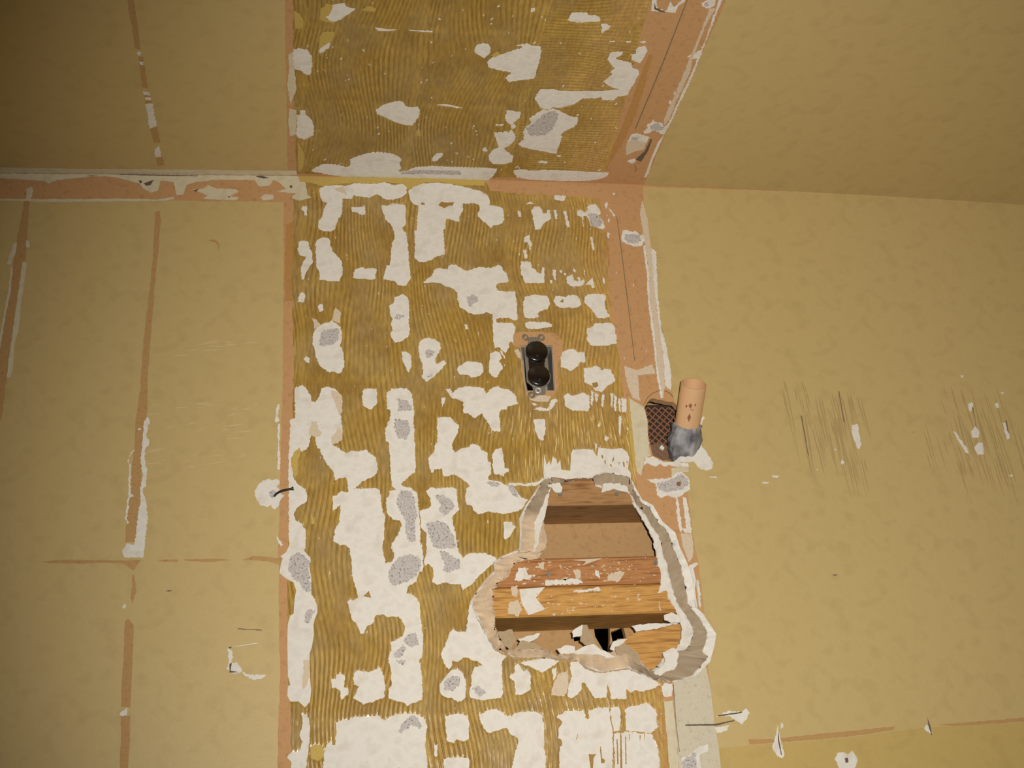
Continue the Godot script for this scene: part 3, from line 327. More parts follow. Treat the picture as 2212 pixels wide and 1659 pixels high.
	["I", -1, [869.7,-423,869.7,-424.2,904.9,-421.1,904.9,-419.6]],
	["I", -1, [866.7,-428.5,866.7,-429.5,876.4,-428.8]],
	["I", -1, [867.6,-449.1,867.7,-450.1,875.7,-449.2]],
	["I", -1, [869,-442.9,869,-444.6,877.1,-442.5]],
	["I", -1, [880.9,-387.6,881,-388.9,895.4,-388.7,898,-392.6,901.9,-391.4,901.7,-386.8]],
	["I", -1, [869.8,-356.4,862.7,-359.1,866.7,-358.7,870.7,-357.1]],
	["S", -1, [796.7,-332.1,783.7,-340.2,780.8,-352.5,795.9,-352.9,810.7,-348.1,813.6,-339.3,811.5,-327.5]],
	["C", -1, [826.2,-482,825,-494.5,859.8,-493.6,914,-491.7,913.4,-478.9,859.2,-480.5]],
	["B", -1, [799.9,-498.1,794,-521.7,777.9,-547.2,815.5,-550,839,-549.3,865.6,-549,895.1,-550.1,916.9,-549,914.1,-492.1,858.2,-494.1]],
	["G", 116, [903.9,-497.4,893.5,-517,915.2,-515.8,914.2,-496]],
	["D", -1, [857.8,-507.8,858.7,-550.7,854.8,-577.3,856.2,-577,861.1,-550.3,859.4,-507.6]],
	["D", -1, [870.7,-637,886.8,-636.4,902.9,-637,903.8,-635.8,884.7,-634.6]],
	["D", -1, [847.7,-554.4,844.2,-589.8,845.8,-589.5,849.2,-555.3]],
	["D", -1, [657.1,-756.9,657.2,-762.8,658.6,-762,658.4,-756.6]],
	["D", -1, [912.2,-725.3,911.4,-729.9,917.4,-729.8,918.2,-725.2]],
	["D", -1, [864,-857.1,876.6,-858.8,887.3,-858.7,886.9,-857.4,876.5,-856.1]],
	["T", -1, [880.8,-592.8,882.3,-625.2,877.7,-700.8,876.6,-745.6,873.2,-807.1,878.2,-803.8,883.7,-744.2,886.7,-655.1,887.8,-593.9]],
	["T", -1, [874,-870.9,870.2,-1007,875.8,-1005.5,877.1,-893.2]],
	["Z", -1, [890.4,-550.8,888.8,-593.7,888.1,-654.8,884.9,-743.9,879.6,-805.8,876.7,-870.3,876.9,-1005.2,874.4,-1094,1069.8,-1037.4,1038.8,-532.5]],
	["S", -1, [23,-546,62.8,-550.1,115.1,-549.6,194.5,-545.7,256.1,-545.3,310.2,-545.5,357.2,-542.4,377.4,-537.1,330.9,-534.7,268.3,-536.8,207.1,-536.3,166.3,-540.6,108.8,-540.3,53.2,-538.1]],
	["S", -1, [324.1,-481.4,331,-501,321,-527.2,336.6,-529.3,339.5,-501.3,357.6,-500.5,382.5,-500.3,377,-489.2,357.7,-483.6]],
	["S", -1, [590.1,-537,592.2,-552.5,608,-553,625.3,-549.8,633.7,-542.6,621.6,-539.8,607.6,-536.5]],
	["B", -1, [659.6,-549.5,659.7,-552.9,700.1,-551.6,698.4,-548.5]],
	["K", -1, [392.7,-1039.4,394,-1041.1,428.3,-1039,427,-1037.6]],
	["K", -1, [407.2,-751.2,407.2,-753.6,463.5,-752.7,473.2,-753.4,470.7,-751.4]],
	["K", -1, [365.8,-820.5,365.8,-822.2,407.4,-821.1,417.3,-821.6,417.3,-819.2]],
	["K", -1, [415.8,-1090.5,415.8,-1093.1,441.2,-1090.9,441.1,-1089.1]],
	["K", -1, [435.3,-930.5,433.3,-932.4,437.2,-931.3]],
	["C", -1, [377,-482.7,391.5,-504.4,412.6,-507.4,432.9,-505.7,453,-504.9,470.3,-506.6,475.5,-495.8,486,-493.3,501.6,-487.7,495,-480.9,466.1,-479.1,412.5,-480]],
	["C", -1, [491.6,-534.7,485.3,-561.2,497.2,-560.9,498.3,-546.6,506,-534.1]],
	["G", 150, [514.8,-510.1,507.3,-532.7,499,-549.1,506.3,-557.7,515.5,-557.8,523.1,-548.5,527.4,-527.6,524.6,-511.5]],
	["K", -1, [56.5,-498.8,56.5,-499.5,111.3,-500.7,211.2,-500.6,211.2,-499.5,111.3,-499.6]],
	["K", -1, [186.5,-500,186.4,-501,260.3,-500.4,314.8,-500.2,314.8,-499.3,260.3,-499.4]],
	["K", -1, [803.3,-497.7,803.3,-498.7,858.3,-495.5,892.5,-495.6,892.5,-494.6,858.2,-494.5]],
	["K", -1, [388,-504.8,375.6,-512.8,368.7,-521.5,364.3,-532.5,365.2,-542.9,370.1,-550.2,375.6,-552.8,375.9,-551.5,371.2,-549.4,366.3,-542.5,365.4,-532.4,369.8,-522.1,376.5,-513.7,388.3,-505.8]],
	["O", -1, [85.5,-475.9,86.9,-479.9,111.8,-480.1,150.2,-478.1,150.2,-475.4,119.6,-475.1]],
	["O", -1, [805.7,-472.2,806,-480.1,836.1,-479.9,875.6,-480.2,913.4,-478,912.9,-469.5,858.8,-471,825.8,-472.4]],
	["Y", -1, [377,-481.4,379.8,-484.3,420.7,-482.9,452.8,-482.5,496.3,-482,493.6,-477.2,439.4,-477]],
	["O", -1, [88.5,25,79.2,14.3,123.9,13.5,182.1,14.4,219,14.9,219.2,25.3,167.9,26.9,124.2,26]],
]
const HOLE_FACE := [503.5,-343,502.3,-356.9,505.8,-377.3,503.8,-396.6,504.4,-414,497.6,-421.6,493.5,-439.6,498,-456.7,501.1,-471.3,519.7,-477.2,538.7,-485.5,547.3,-500.3,572,-511.3,589.1,-528.4,611,-532.5,635.4,-540.6,659.5,-545.2,698.2,-543.3,711.9,-555.1,727.1,-563.3,737.1,-568.6,753.3,-563.8,767.7,-557.5,774.7,-554.9,794.4,-530.6,801.3,-499.3,796.9,-473.3,787.1,-451.5,779.7,-436.5,784.2,-399.1,778.5,-382.3,766.1,-366,765.3,-345.2,760.5,-307.6,759.5,-280.1,748.8,-262,747.3,-254,732.8,-246.9,713.3,-238.5,695.4,-229.9,682.3,-225.8,664.6,-238.1,650.1,-250.4,638.8,-262.5,627,-261.6,618.9,-273.7,611.7,-292.5,609.3,-299.3,585.5,-301.9,564.7,-302.5,545.7,-312.4,528.3,-325.6]
const HOLE_BACK := [516,-353.9,511.6,-363.8,505.5,-379.1,502.1,-399.5,503.3,-417.8,512.4,-423,517.1,-431.3,515.5,-450.9,521.2,-468.8,529.4,-472.3,545.7,-477.5,560.1,-484.6,574.5,-491.7,592.2,-498.3,616.8,-499.7,637.6,-503.2,661.6,-503.7,682.2,-511.5,702.6,-520.9,717.8,-527.4,727.8,-527.8,745.6,-518.7,755,-509,761.1,-496.4,772.8,-485.1,782.6,-471.4,779.1,-468.2,763.1,-455.8,747,-439.8,754.9,-419.3,747.2,-397,751.4,-368.3,755.6,-341.6,744.7,-325,743.5,-292,746.8,-275.2,735.3,-267.9,725.5,-263.7,712.5,-261.3,694.7,-261.2,678.3,-261.1,661.8,-262.9,655.3,-268.3,642.3,-285.7,627.3,-291.7,621.6,-302.2,619.7,-327.5,606.2,-338.7,594.2,-342.2,568.1,-340.1,550.6,-344.1,529.4,-350.1]
const PIPE_HOLE := [393.5,-506.1,386,-510.5,378.1,-519.7,380.9,-535.7,384,-552.4,393.6,-560.3,412.8,-570.9,440.1,-580.2,457.5,-576.6,470,-555.5,479.2,-541.4,478.4,-523.6,470,-509.9,453,-506.8,432.9,-507,412.6,-508.7]
const BOX_HOLE := [290.6,-324.3,288.9,-373.5,365.3,-371.1,365.9,-327.2]
const BOX_SURROUND := [270.8,-315.3,267.1,-327.8,269.5,-376.9,281.5,-388.9,302.8,-388.9,318.3,-378.5,357.2,-377.1,372.3,-368.2,377.7,-344.9,372.3,-327.6,332.5,-323,293.4,-323.9,289.2,-313.3]
const FRAGMENTS := [
	["W", -7, [516.4,-352.7,531.4,-343.7,554.2,-333.3,574.9,-319.8,590.4,-316.1,600.8,-317.8,611.1,-322.1,601,-327.9,583.8,-331,563.1,-339.4,549.1,-344]],
	["W", -8, [504.3,-349.6,501.7,-358.4,503.6,-367,515.3,-371.1,522.5,-368.8,522.4,-360.1,515.1,-355.6,513.3,-349.7]],
	["W", -8, [510.7,-431.7,505.5,-449,509.2,-455.6,494.7,-457.2,502,-463.5,514.8,-467.4,523.9,-468.1,521.9,-457.8,518.2,-447.6,523.3,-427.8]],
	["W", -12, [537,-472.9,555.1,-484.9,574.9,-496.7,592.8,-508.5,601.7,-517.9,613.9,-512.9,634.7,-513.7,657.2,-519.6,665.5,-513.3,684.4,-522.9,704.8,-530.6,719.9,-532,736.2,-526.4,752.3,-517.5,726.2,-524.3,706.3,-523.5,685.8,-512.5,670.5,-509.2,673.5,-495.1,661.8,-501.7,646.5,-503.6,629.2,-500.5,613.6,-501.6,592.5,-498,571.2,-490.1,551.4,-480.1]],
	["W", -11, [747.5,-343.7,742.8,-358.1,744.9,-368.5,755.3,-369.3,758.4,-360.2,756.3,-349.9]],
	["W", -9, [753.9,-365.5,745.8,-380.3,742.8,-394.8,751.8,-404.5,755.6,-414.7,761.1,-423,766.1,-420.7,767.2,-402.9,768.5,-392.2,761.2,-378.9]],
	["P", -8, [747.6,-425.1,743.7,-438.9,748.3,-445.5,759.1,-457.7,769.4,-455.6,783.5,-466.4,783,-454,772.4,-444.6,763.6,-438.5,759.6,-424.7]],
	["W", -7, [758.8,-490.6,752.4,-507.6,761.3,-513.7,778.4,-507.9,789.9,-495.6,792.6,-475.7,785.7,-474.8,770.9,-492.7]],
	["W", -14, [749.5,-418.3,739.2,-424.7,737.7,-430.3,736.4,-444.8,746.4,-431.1,753.2,-425]],
	["P", -15, [746.2,-283.4,732.9,-296.6,738.7,-315.4,755.1,-342,758.3,-334.7,752.3,-310.8]],
	["W", -16, [730.6,-291.4,726.5,-313,723.6,-323,729.9,-319.3,735.9,-305.7,738.9,-297.3]],
	["P", -14, [720.4,-262.6,717.9,-283.9,734.2,-287.6,745.1,-278.7,740,-271]],
	["W", -16, [723.4,-367.6,715.7,-380,714.1,-383.4,728.8,-381.2,731.6,-368.5]],
	["P", -17, [713.8,-382,714.1,-390.3,730.7,-397,747.1,-402,750.1,-393.4,736.6,-378.2]],
	["W", -18, [717.6,-454,715.7,-474.6,715.9,-505.2,714.9,-525.9,720.7,-501.2,724.8,-473.5,726,-459.8]],
	["W", -14, [705.1,-501.2,701.3,-512.8,705.7,-522.5,714.2,-525.6,716.2,-510.9,711.7,-501.2]],
]
const STUD_DUST := [
	[632.4,-298.1,631,-308.3,642.9,-312.4,643.1,-322.4,647.9,-312,650.7,-291.8],
	[624.6,-327.2,624.9,-337.2,633.3,-334.9,633.1,-326.5],
	[636,-376.8,636.3,-385.2,651.6,-387.2,649.7,-378.9],
	[636.8,-409,638.7,-413.9,650.6,-413.5,645.3,-408.1],
	[644.1,-427,639.4,-444.6,641.3,-451.2,654.7,-441.2,654.2,-424.2],
	[622.3,-374.6,620.8,-420.8,630.4,-390.9,624.6,-396.5],
	[650.2,-335.2,649.8,-385.6,656.7,-388.4,657.8,-334.6],
	[649.1,-357.1,646,-369.1,651.8,-365.2],
	[680.4,-283.1,677.5,-294.9,692.4,-298.7,703.7,-293,697,-288.5,695.1,-278.8],
	[662.6,-297.6,660.3,-334.3,674.9,-319.9,691.8,-331.8,699.2,-308.1,682.5,-299.4],
	[678.9,-462.4,681.7,-470.6,684.1,-466.9],
	[684.9,-495.8,698.4,-497.6,698.3,-495],
	[666.4,-374,662.7,-411.5,667.4,-412.7,668.9,-375.4],
	[659,-286.3,657.6,-296.3,674.1,-293.5,670.6,-287.1],
	[689.4,-362.7,696.8,-363.7,696.8,-362.5],
]
const CAVITY_GAPS := [
	[695.3,-420.1,693.9,-428.2,697.8,-444.5,714.2,-443.2,736.3,-439.6,732.6,-431.3,711.7,-421.1],
	[705.6,-445,702.5,-455.5,698.5,-464.8,715.9,-467.3,716.3,-454,726.3,-446.8],
	[703.8,-387.8,709.4,-403.9,716.2,-401.5,717.8,-389.1],
]
const ADHESIVE_BACK := [7.6,12.8,7,-4.2,-3.2,-289.9,14.2,-296.3,22.4,-474.2,68,-477.3,211.6,-472.1,299.9,-475.2,392.5,-475.9,430,-480.2,510.3,-480.2,587.7,-481.6,753.7,-481.9,816.6,-483.9,877.4,-480.8,1250,-480.2,1250,15.3,819.7,14,784.3,17.8,642.7,19.9,476.5,15.9,333.2,12.8,211.2,16,179.7,17.6,98.6,15.2]
const ADHESIVE_SIDE := [800,13.1,800,-443.7,371.6,-453.4,305.1,-459.9,233.5,-466.2,144.6,-473.6,59.8,-478.8,10.5,-478.7,5.9,-296.8,4.3,10,152.2,13.4]

# ---------------------------------------------------------------- helpers
func bow(y: float) -> float:            # how far the corner is out of plumb, metres
	var t: float = clampf(y * 0.001, -1.4, 0.6)
	return ((0.00188772 * t - 0.02086266) * t - 0.01648979) * t + 0.00349844

func at_wall(side: bool, s: float, y: float, h: float) -> Vector3:
	if side:
		return Vector3(bow(y) - h, EYE + y * 0.001, s * 0.001)
	return Vector3(-s * 0.001, EYE + y * 0.001, h)

func out_of(side: bool) -> Vector3:
	return Vector3(-1, 0, 0) if side else Vector3(0, 0, 1)

func poly_of(a) -> PackedVector2Array:
	var p := PackedVector2Array()
	for i in range(0, a.size(), 2):
		p.append(Vector2(a[i], a[i + 1]))
	return p

func named(node: Node, called: String, parent: Node) -> Node:
	node.name = called
	parent.add_child(node, true)
	return node

func tag(o: Node, label := "", category := "", group := "", kind := "") -> Node:
	if label: o.set_meta("label", label)
	if category: o.set_meta("category", category)
	if group: o.set_meta("group", group)
	if kind: o.set_meta("kind", kind)
	return o

func mesh_node(called: String, mesh: Mesh, material: Material, parent: Node) -> MeshInstance3D:
	var m := MeshInstance3D.new()
	m.mesh = mesh
	m.material_override = material
	m.cast_shadow = GeometryInstance3D.SHADOW_CASTING_SETTING_ON
	named(m, called, parent)
	return m

func tri(st: SurfaceTool, a: Vector3, b: Vector3, c: Vector3, toward: Vector3) -> void:
	if (b - a).cross(c - a).dot(toward) > 0.0:    # front faces run clockwise
		var t := b
		b = c
		c = t
	st.add_vertex(a)
	st.add_vertex(b)
	st.add_vertex(c)

func quad(st: SurfaceTool, a: Vector3, b: Vector3, c: Vector3, d: Vector3, toward: Vector3) -> void:
	tri(st, a, b, c, toward)
	tri(st, a, c, d, toward)

func start() -> SurfaceTool:
	var st := SurfaceTool.new()
	st.begin(Mesh.PRIMITIVE_TRIANGLES)
	st.set_smooth_group(-1)
	return st

func done(st: SurfaceTool) -> ArrayMesh:
	st.generate_normals()
	return st.commit()

func ragged(p: PackedVector2Array, step: float, amount: float, seed_: int) -> PackedVector2Array:
	var rng := RandomNumberGenerator.new()
	rng.seed = seed_
	var q := PackedVector2Array()
	var n := p.size()
	for i in n:
		var a := p[i]
		var b := p[(i + 1) % n]
		var k: int = maxi(1, int(a.distance_to(b) / step))
		var across := (b - a).orthogonal().normalized()
		for j in k:
			var off: float = 0.0 if j == 0 else rng.randf_range(-amount, amount)
			q.append(a.lerp(b, (j + rng.randf_range(-0.2, 0.2) * float(j > 0)) / k) + across * off)
	return q

func flat_slab(st: SurfaceTool, side: bool, p: PackedVector2Array, low: float, high: float, o := Vector3.ZERO) -> bool:
	var ids := Geometry2D.triangulate_polygon(p)
	if ids.is_empty():
		return false
	var up := out_of(side)
	for k in range(0, ids.size(), 3):
		var v := []
		for e in 3:
			var q := p[ids[k + e]]
			v.append(at_wall(side, q.x, q.y, high) - o)
		tri(st, v[0], v[1], v[2], up)
	var n := p.size()
	var cw := Geometry2D.is_polygon_clockwise(p)
	for i in n:
		var a := p[i]
		var b := p[(i + 1) % n]
		var d := (b - a).orthogonal()
		if cw: d = -d
		var away := at_wall(side, a.x + d.x, a.y + d.y, 0) - at_wall(side, a.x, a.y, 0)
		quad(st, at_wall(side, a.x, a.y, high) - o, at_wall(side, b.x, b.y, high) - o, at_wall(side, b.x, b.y, low) - o, at_wall(side, a.x, a.y, low) - o, away)
	return true

# a thin layer that follows a wall; on the bowed side wall it is cut into level bands
func layer(side: bool, p: PackedVector2Array, low: float, high: float, holes := []) -> ArrayMesh:
	var st := start()
	var pieces := [p]
	if side or holes.size() > 0:
		var cuts := []
		var y0 := 1e9
		var y1 := -1e9
		var s0 := 1e9
		var s1 := -1e9
		for q in p:
			y0 = minf(y0, q.y); y1 = maxf(y1, q.y)
			s0 = minf(s0, q.x); s1 = maxf(s1, q.x)
		if side and y1 - y0 > 90.0:
			var n := ceili((y1 - y0) / 60.0)
			for k in n:
				var a := lerpf(y0, y1, float(k) / n)
				var b := lerpf(y0, y1, (k + 1.0) / n)
				cuts.append(PackedVector2Array([Vector2(s0 - 1, a), Vector2(s1 + 1, a), Vector2(s1 + 1, b), Vector2(s0 - 1, b)]))
		elif holes.size() > 0:
			var edges := [s0 - 1.0]
			for h in holes:
				var c := Vector2.ZERO
				for q in h: c += q
				edges.append(c.x / h.size())
			edges.append(s1 + 1.0)
			edges.sort()
			for k in edges.size() - 1:
				cuts.append(PackedVector2Array([Vector2(edges[k], y0 - 1), Vector2(edges[k + 1], y0 - 1), Vector2(edges[k + 1], y1 + 1), Vector2(edges[k], y1 + 1)]))
		if cuts.size() > 0:
			pieces = []
			for c in cuts:
				for q in Geometry2D.intersect_polygons(p, c):
					pieces.append(q)
	for h in holes:
		var left := []
		for q in pieces:
			for r in Geometry2D.clip_polygons(q, h):
				left.append(r)
		pieces = left
	for q in pieces:
		flat_slab(st, side, q, low, high)
	return done(st)

func box_into(st: SurfaceTool, lo: Vector3, hi: Vector3) -> void:
	var c := (lo + hi) * 0.5
	for ax in 3:
		for sgn in [-1, 1]:
			var n := Vector3.ZERO
			n[ax] = sgn
			var u := (ax + 1) % 3
			var w := (ax + 2) % 3
			var q := []
			for e in [[0, 0], [1, 0], [1, 1], [0, 1]]:
				var v := Vector3.ZERO
				v[ax] = hi[ax] if sgn > 0 else lo[ax]
				v[u] = hi[u] if e[0] else lo[u]
				v[w] = hi[w] if e[1] else lo[w]
				q.append(v)
			quad(st, q[0], q[1], q[2], q[3], n)

func box(lo: Vector3, hi: Vector3) -> ArrayMesh:
	var st := start()
	box_into(st, lo, hi)
	return done(st)

# tube along a path with a radius at each point; lumps > 0 roughens it
func tube(path: Array, radii: Array, sides: int, lumps := 0.0, capped := true, seed_ := 1) -> ArrayMesh:
	var st := SurfaceTool.new()
	st.begin(Mesh.PRIMITIVE_TRIANGLES)
	st.set_smooth_group(0)
	var nz := FastNoiseLite.new()
	nz.seed = seed_
	nz.frequency = 90.0
	var rings := []
	var u := Vector3.UP
	for i in path.size():
		var d: Vector3 = (path[mini(i + 1, path.size() - 1)] - path[maxi(i - 1, 0)]).normalized()
		u = (u - d * u.dot(d)).normalized()
		var w := d.cross(u)
		var ring := []
		for k in sides:
			var a := TAU * k / sides
			var dir := u * cos(a) + w * sin(a)
			var r: float = radii[i]
			var v: Vector3 = path[i] + dir * r
			if lumps > 0.0: v += dir * lumps * nz.get_noise_3dv(v)
			ring.append(v)
		rings.append(ring)
	for i in path.size() - 1:
		for k in sides:
			var k2 := (k + 1) % sides
			quad(st, rings[i][k], rings[i][k2], rings[i + 1][k2], rings[i + 1][k], rings[i][k] - path[i] + rings[i][k2] - path[i])
	if capped:
		st.set_smooth_group(-1)
		for e in [0, path.size() - 1]:
			var d: Vector3 = (path[1] - path[0]) if e > 0 else (path[0] - path[1])
			if e > 0: d = path[e] - path[e - 1]
			for k in sides:
				tri(st, path[e], rings[e][k], rings[e][(k + 1) % sides], d)
	st.generate_normals()
	return st.commit()

func noise(seed_: int, freq: float, oct := 3) -> FastNoiseLite:
	var n := FastNoiseLite.new()
	n.seed = seed_
	n.noise_type = FastNoiseLite.TYPE_SIMPLEX_SMOOTH
	n.frequency = freq
	n.fractal_octaves = oct
	return n

# tinted noise picture: stops are [value, Color] pairs, values 0..1
func grain(seed_: int, freq: float, oct: int, stops: Array, size := 256) -> ImageTexture:
	var im := noise(seed_, freq, oct).get_seamless_image(size, size)
	im.convert(Image.FORMAT_RGB8)
	var table := []
	for v in 256:
		var t := v / 255.0
		var c: Color = stops[0][1]
		for k in stops.size() - 1:
			if t >= stops[k][0]:
				c = stops[k][1].lerp(stops[k + 1][1], clampf((t - stops[k][0]) / (stops[k + 1][0] - stops[k][0]), 0, 1))
		table.append(c)
	for j in size:
		for i in size:
			im.set_pixel(i, j, table[clampi(int(im.get_pixel(i, j).r * 255.0), 0, 255)])
	return ImageTexture.create_from_image(im)

func skin(called: String, c: Color, rough := 0.85, tex: Texture2D = null, per_metre := 8.0, relief: Texture2D = null, relief_cm := 0.0) -> StandardMaterial3D:
	var m := StandardMaterial3D.new()
	m.resource_name = called
	m.albedo_color = c
	m.roughness = rough
	m.metallic_specular = 0.4
	m.uv1_triplanar = true
	m.uv1_world_triplanar = true
	m.uv1_scale = Vector3.ONE * per_metre
	if tex: m.albedo_texture = tex
	if relief:
		m.heightmap_enabled = true
		m.heightmap_texture = relief
		m.heightmap_scale = relief_cm
	mats[called] = m
	return m

func metal(called: String, c: Color, rough: float, amount := 1.0) -> StandardMaterial3D:
	var m := StandardMaterial3D.new()
	m.resource_name = called
	m.albedo_color = c
	m.roughness = rough
	m.metallic = amount
	mats[called] = m
	return m

func rgb(r: int, g: int, b: int) -> Color:
	return Color8(r, g, b)

func make_materials() -> void:
	var w := Color(1, 1, 1)
	var mottled := grain(3, 0.012, 4, [[0.0, Color(0.93, 0.92, 0.90)], [0.5, w], [1.0, Color(0.96, 0.96, 0.95)]])
	var faint := grain(5, 0.02, 5, [[0.0, Color(0.955, 0.95, 0.94)], [0.5, w], [1.0, Color(0.985, 0.985, 0.98)]])
	var fibres := grain(9, 0.05, 4, [[0.0, Color(0.90, 0.89, 0.87)], [0.45, w], [1.0, Color(0.97, 0.96, 0.95)]])
	var bumps := grain(14, 0.06, 4, [[0.0, Color(0, 0, 0)], [1.0, w]])
	var fine := grain(21, 0.12, 3, [[0.0, Color(0, 0, 0)], [1.0, w]])
	var crumbs := grain(31, 0.11, 4, [[0.0, Color(0.40, 0.38, 0.37)], [0.22, Color(0.66, 0.64, 0.63)], [0.34, Color(0.88, 0.87, 0.86)], [0.75, Color(0.94, 0.93, 0.92)], [1.0, w]])
	var patchy := grain(51, 0.03, 4, [[0.0, Color(0.42, 0.42, 0.44)], [0.4, Color(0.72, 0.72, 0.73)], [0.6, Color(0.9, 0.9, 0.9)], [1.0, w]])
	var grainy := grain(41, 0.02, 5, [[0.0, Color(0.72, 0.66, 0.60)], [0.5, w], [1.0, Color(0.86, 0.82, 0.78)]])
	skin("paint", rgb(191, 167, 113), 0.5, faint, 5.0, fine, 0.01)
	skin("old_paint", rgb(187, 161, 98), 0.5, faint, 5.0, fine, 0.01)
	skin("paper", rgb(190, 146, 101), 0.9, fibres, 6.0)
	skin("torn", rgb(221, 215, 206), 0.95, mottled, 9.0, bumps, 0.03)
	skin("core", rgb(204, 198, 195), 0.95, crumbs, 9.0, bumps, 0.06)
	skin("chalk", rgb(206, 194, 166), 0.9, mottled, 9.0, bumps, 0.03)
	skin("smear", rgb(208, 190, 166), 0.9, fibres, 12.0)
	skin("yellow_flake", rgb(190, 162, 86), 0.7, fibres, 12.0)
	skin("tan_line", rgb(180, 142, 92), 0.85, fibres, 9.0)
	skin("bare_board", rgb(200, 190, 168), 0.9, fibres, 9.0)
	skin("mastic", rgb(160, 124, 62), 0.6, fibres, 12.0)
	skin("dark_mark", rgb(98, 86, 74), 0.9)
	skin("graphite", rgb(128, 110, 84), 0.8)
	skin("back_paper", rgb(172, 150, 120), 0.95, fibres, 10.0, bumps, 0.05)
	skin("cavity_paper", rgb(180, 143, 98), 0.9, fibres, 5.0)
	skin("old_mortar", rgb(118, 100, 84), 0.9, fibres, 20.0, bumps, 0.1)
	skin("amber", rgb(180, 134, 78), 0.5, fibres, 9.0)
	skin("thread", rgb(214, 190, 128), 0.7)
	skin("scratch", rgb(202, 182, 138), 0.6)
	skin("scuff", rgb(170, 147, 99), 0.7)
	skin("red_wood", rgb(180, 126, 78), 0.7, grainy, 6.0)
	skin("gold_wood", rgb(200, 150, 82), 0.7, grainy, 6.0)
	skin("brown_wood", rgb(168, 127, 82), 0.7, grainy, 6.0)
	for wn in ["red_wood", "gold_wood", "brown_wood"]:
		mats[wn].uv1_scale = Vector3(26.0, 2.5, 26.0)
	skin("ceiling_white", rgb(225, 220, 208), 0.9)
	skin("floor_grey", rgb(150, 138, 120), 0.8)
	var am := StandardMaterial3D.new()
	am.vertex_color_use_as_albedo = true
	am.roughness = 0.3
	mats["adhesive"] = am
	var rm := StandardMaterial3D.new()
	rm.vertex_color_use_as_albedo = true
	rm.roughness = 0.95
	rm.uv1_triplanar = true
	rm.uv1_world_triplanar = true
	rm.uv1_scale = Vector3.ONE * 10.0
	rm.heightmap_enabled = true
	rm.heightmap_texture = bumps
	rm.heightmap_scale = 0.06
	mats["rim"] = rm
	metal("steel", rgb(160, 155, 148), 0.5, 0.25)
	metal("dull_steel", rgb(138, 130, 118), 0.45, 0.4)
	metal("bright_screw", rgb(225, 222, 215), 0.3, 0.6)
	metal("copper", rgb(228, 184, 140), 0.42, 0.25)
	skin("lead", rgb(178, 176, 178), 0.42, patchy, 7.0)
	metal("rust", rgb(140, 92, 60), 0.8, 0.1)
	metal("shade_backing", rgb(56, 42, 34), 0.9, 0.0)  # near-black standing in for the shade behind the lath
	metal("black_iron", rgb(64, 60, 56), 0.4, 0.6)
	var bk := metal("bakelite", rgb(26, 18, 13), 0.25, 0.0)
	bk.clearcoat_enabled = true
	bk.clearcoat = 0.3
	bk.clearcoat_roughness = 0.15
	metal("slot_black", rgb(8, 7, 6), 0.6, 0.0)

# ---------------------------------------------------------------- tile adhesive
func fill(mask: PackedByteArray, ns: int, ny: int, s0: float, y0: float, ds: float, dy: float, p: PackedVector2Array, val: int) -> void:
	var n := p.size()
	var lo := 1e9
	var hi := -1e9
	for q in p:
		lo = minf(lo, q.x); hi = maxf(hi, q.x)
	for i in range(maxi(0, ceili((lo - s0) / ds)), mini(ns - 1, floori((hi - s0) / ds)) + 1):
		var s := s0 + i * ds + 0.0003
		var hits := []
		for k in n:
			var a := p[k]
			var b := p[(k + 1) % n]
			if (a.x > s) != (b.x > s):
				hits.append(a.y + (b.y - a.y) * (s - a.x) / (b.x - a.x))
		hits.sort()
		for k in range(0, hits.size() - 1, 2):
			for j in range(maxi(0, ceili((hits[k] - y0) / dy)), mini(ny - 1, floori((hits[k + 1] - y0) / dy)) + 1):
				mask[i * ny + j] = val

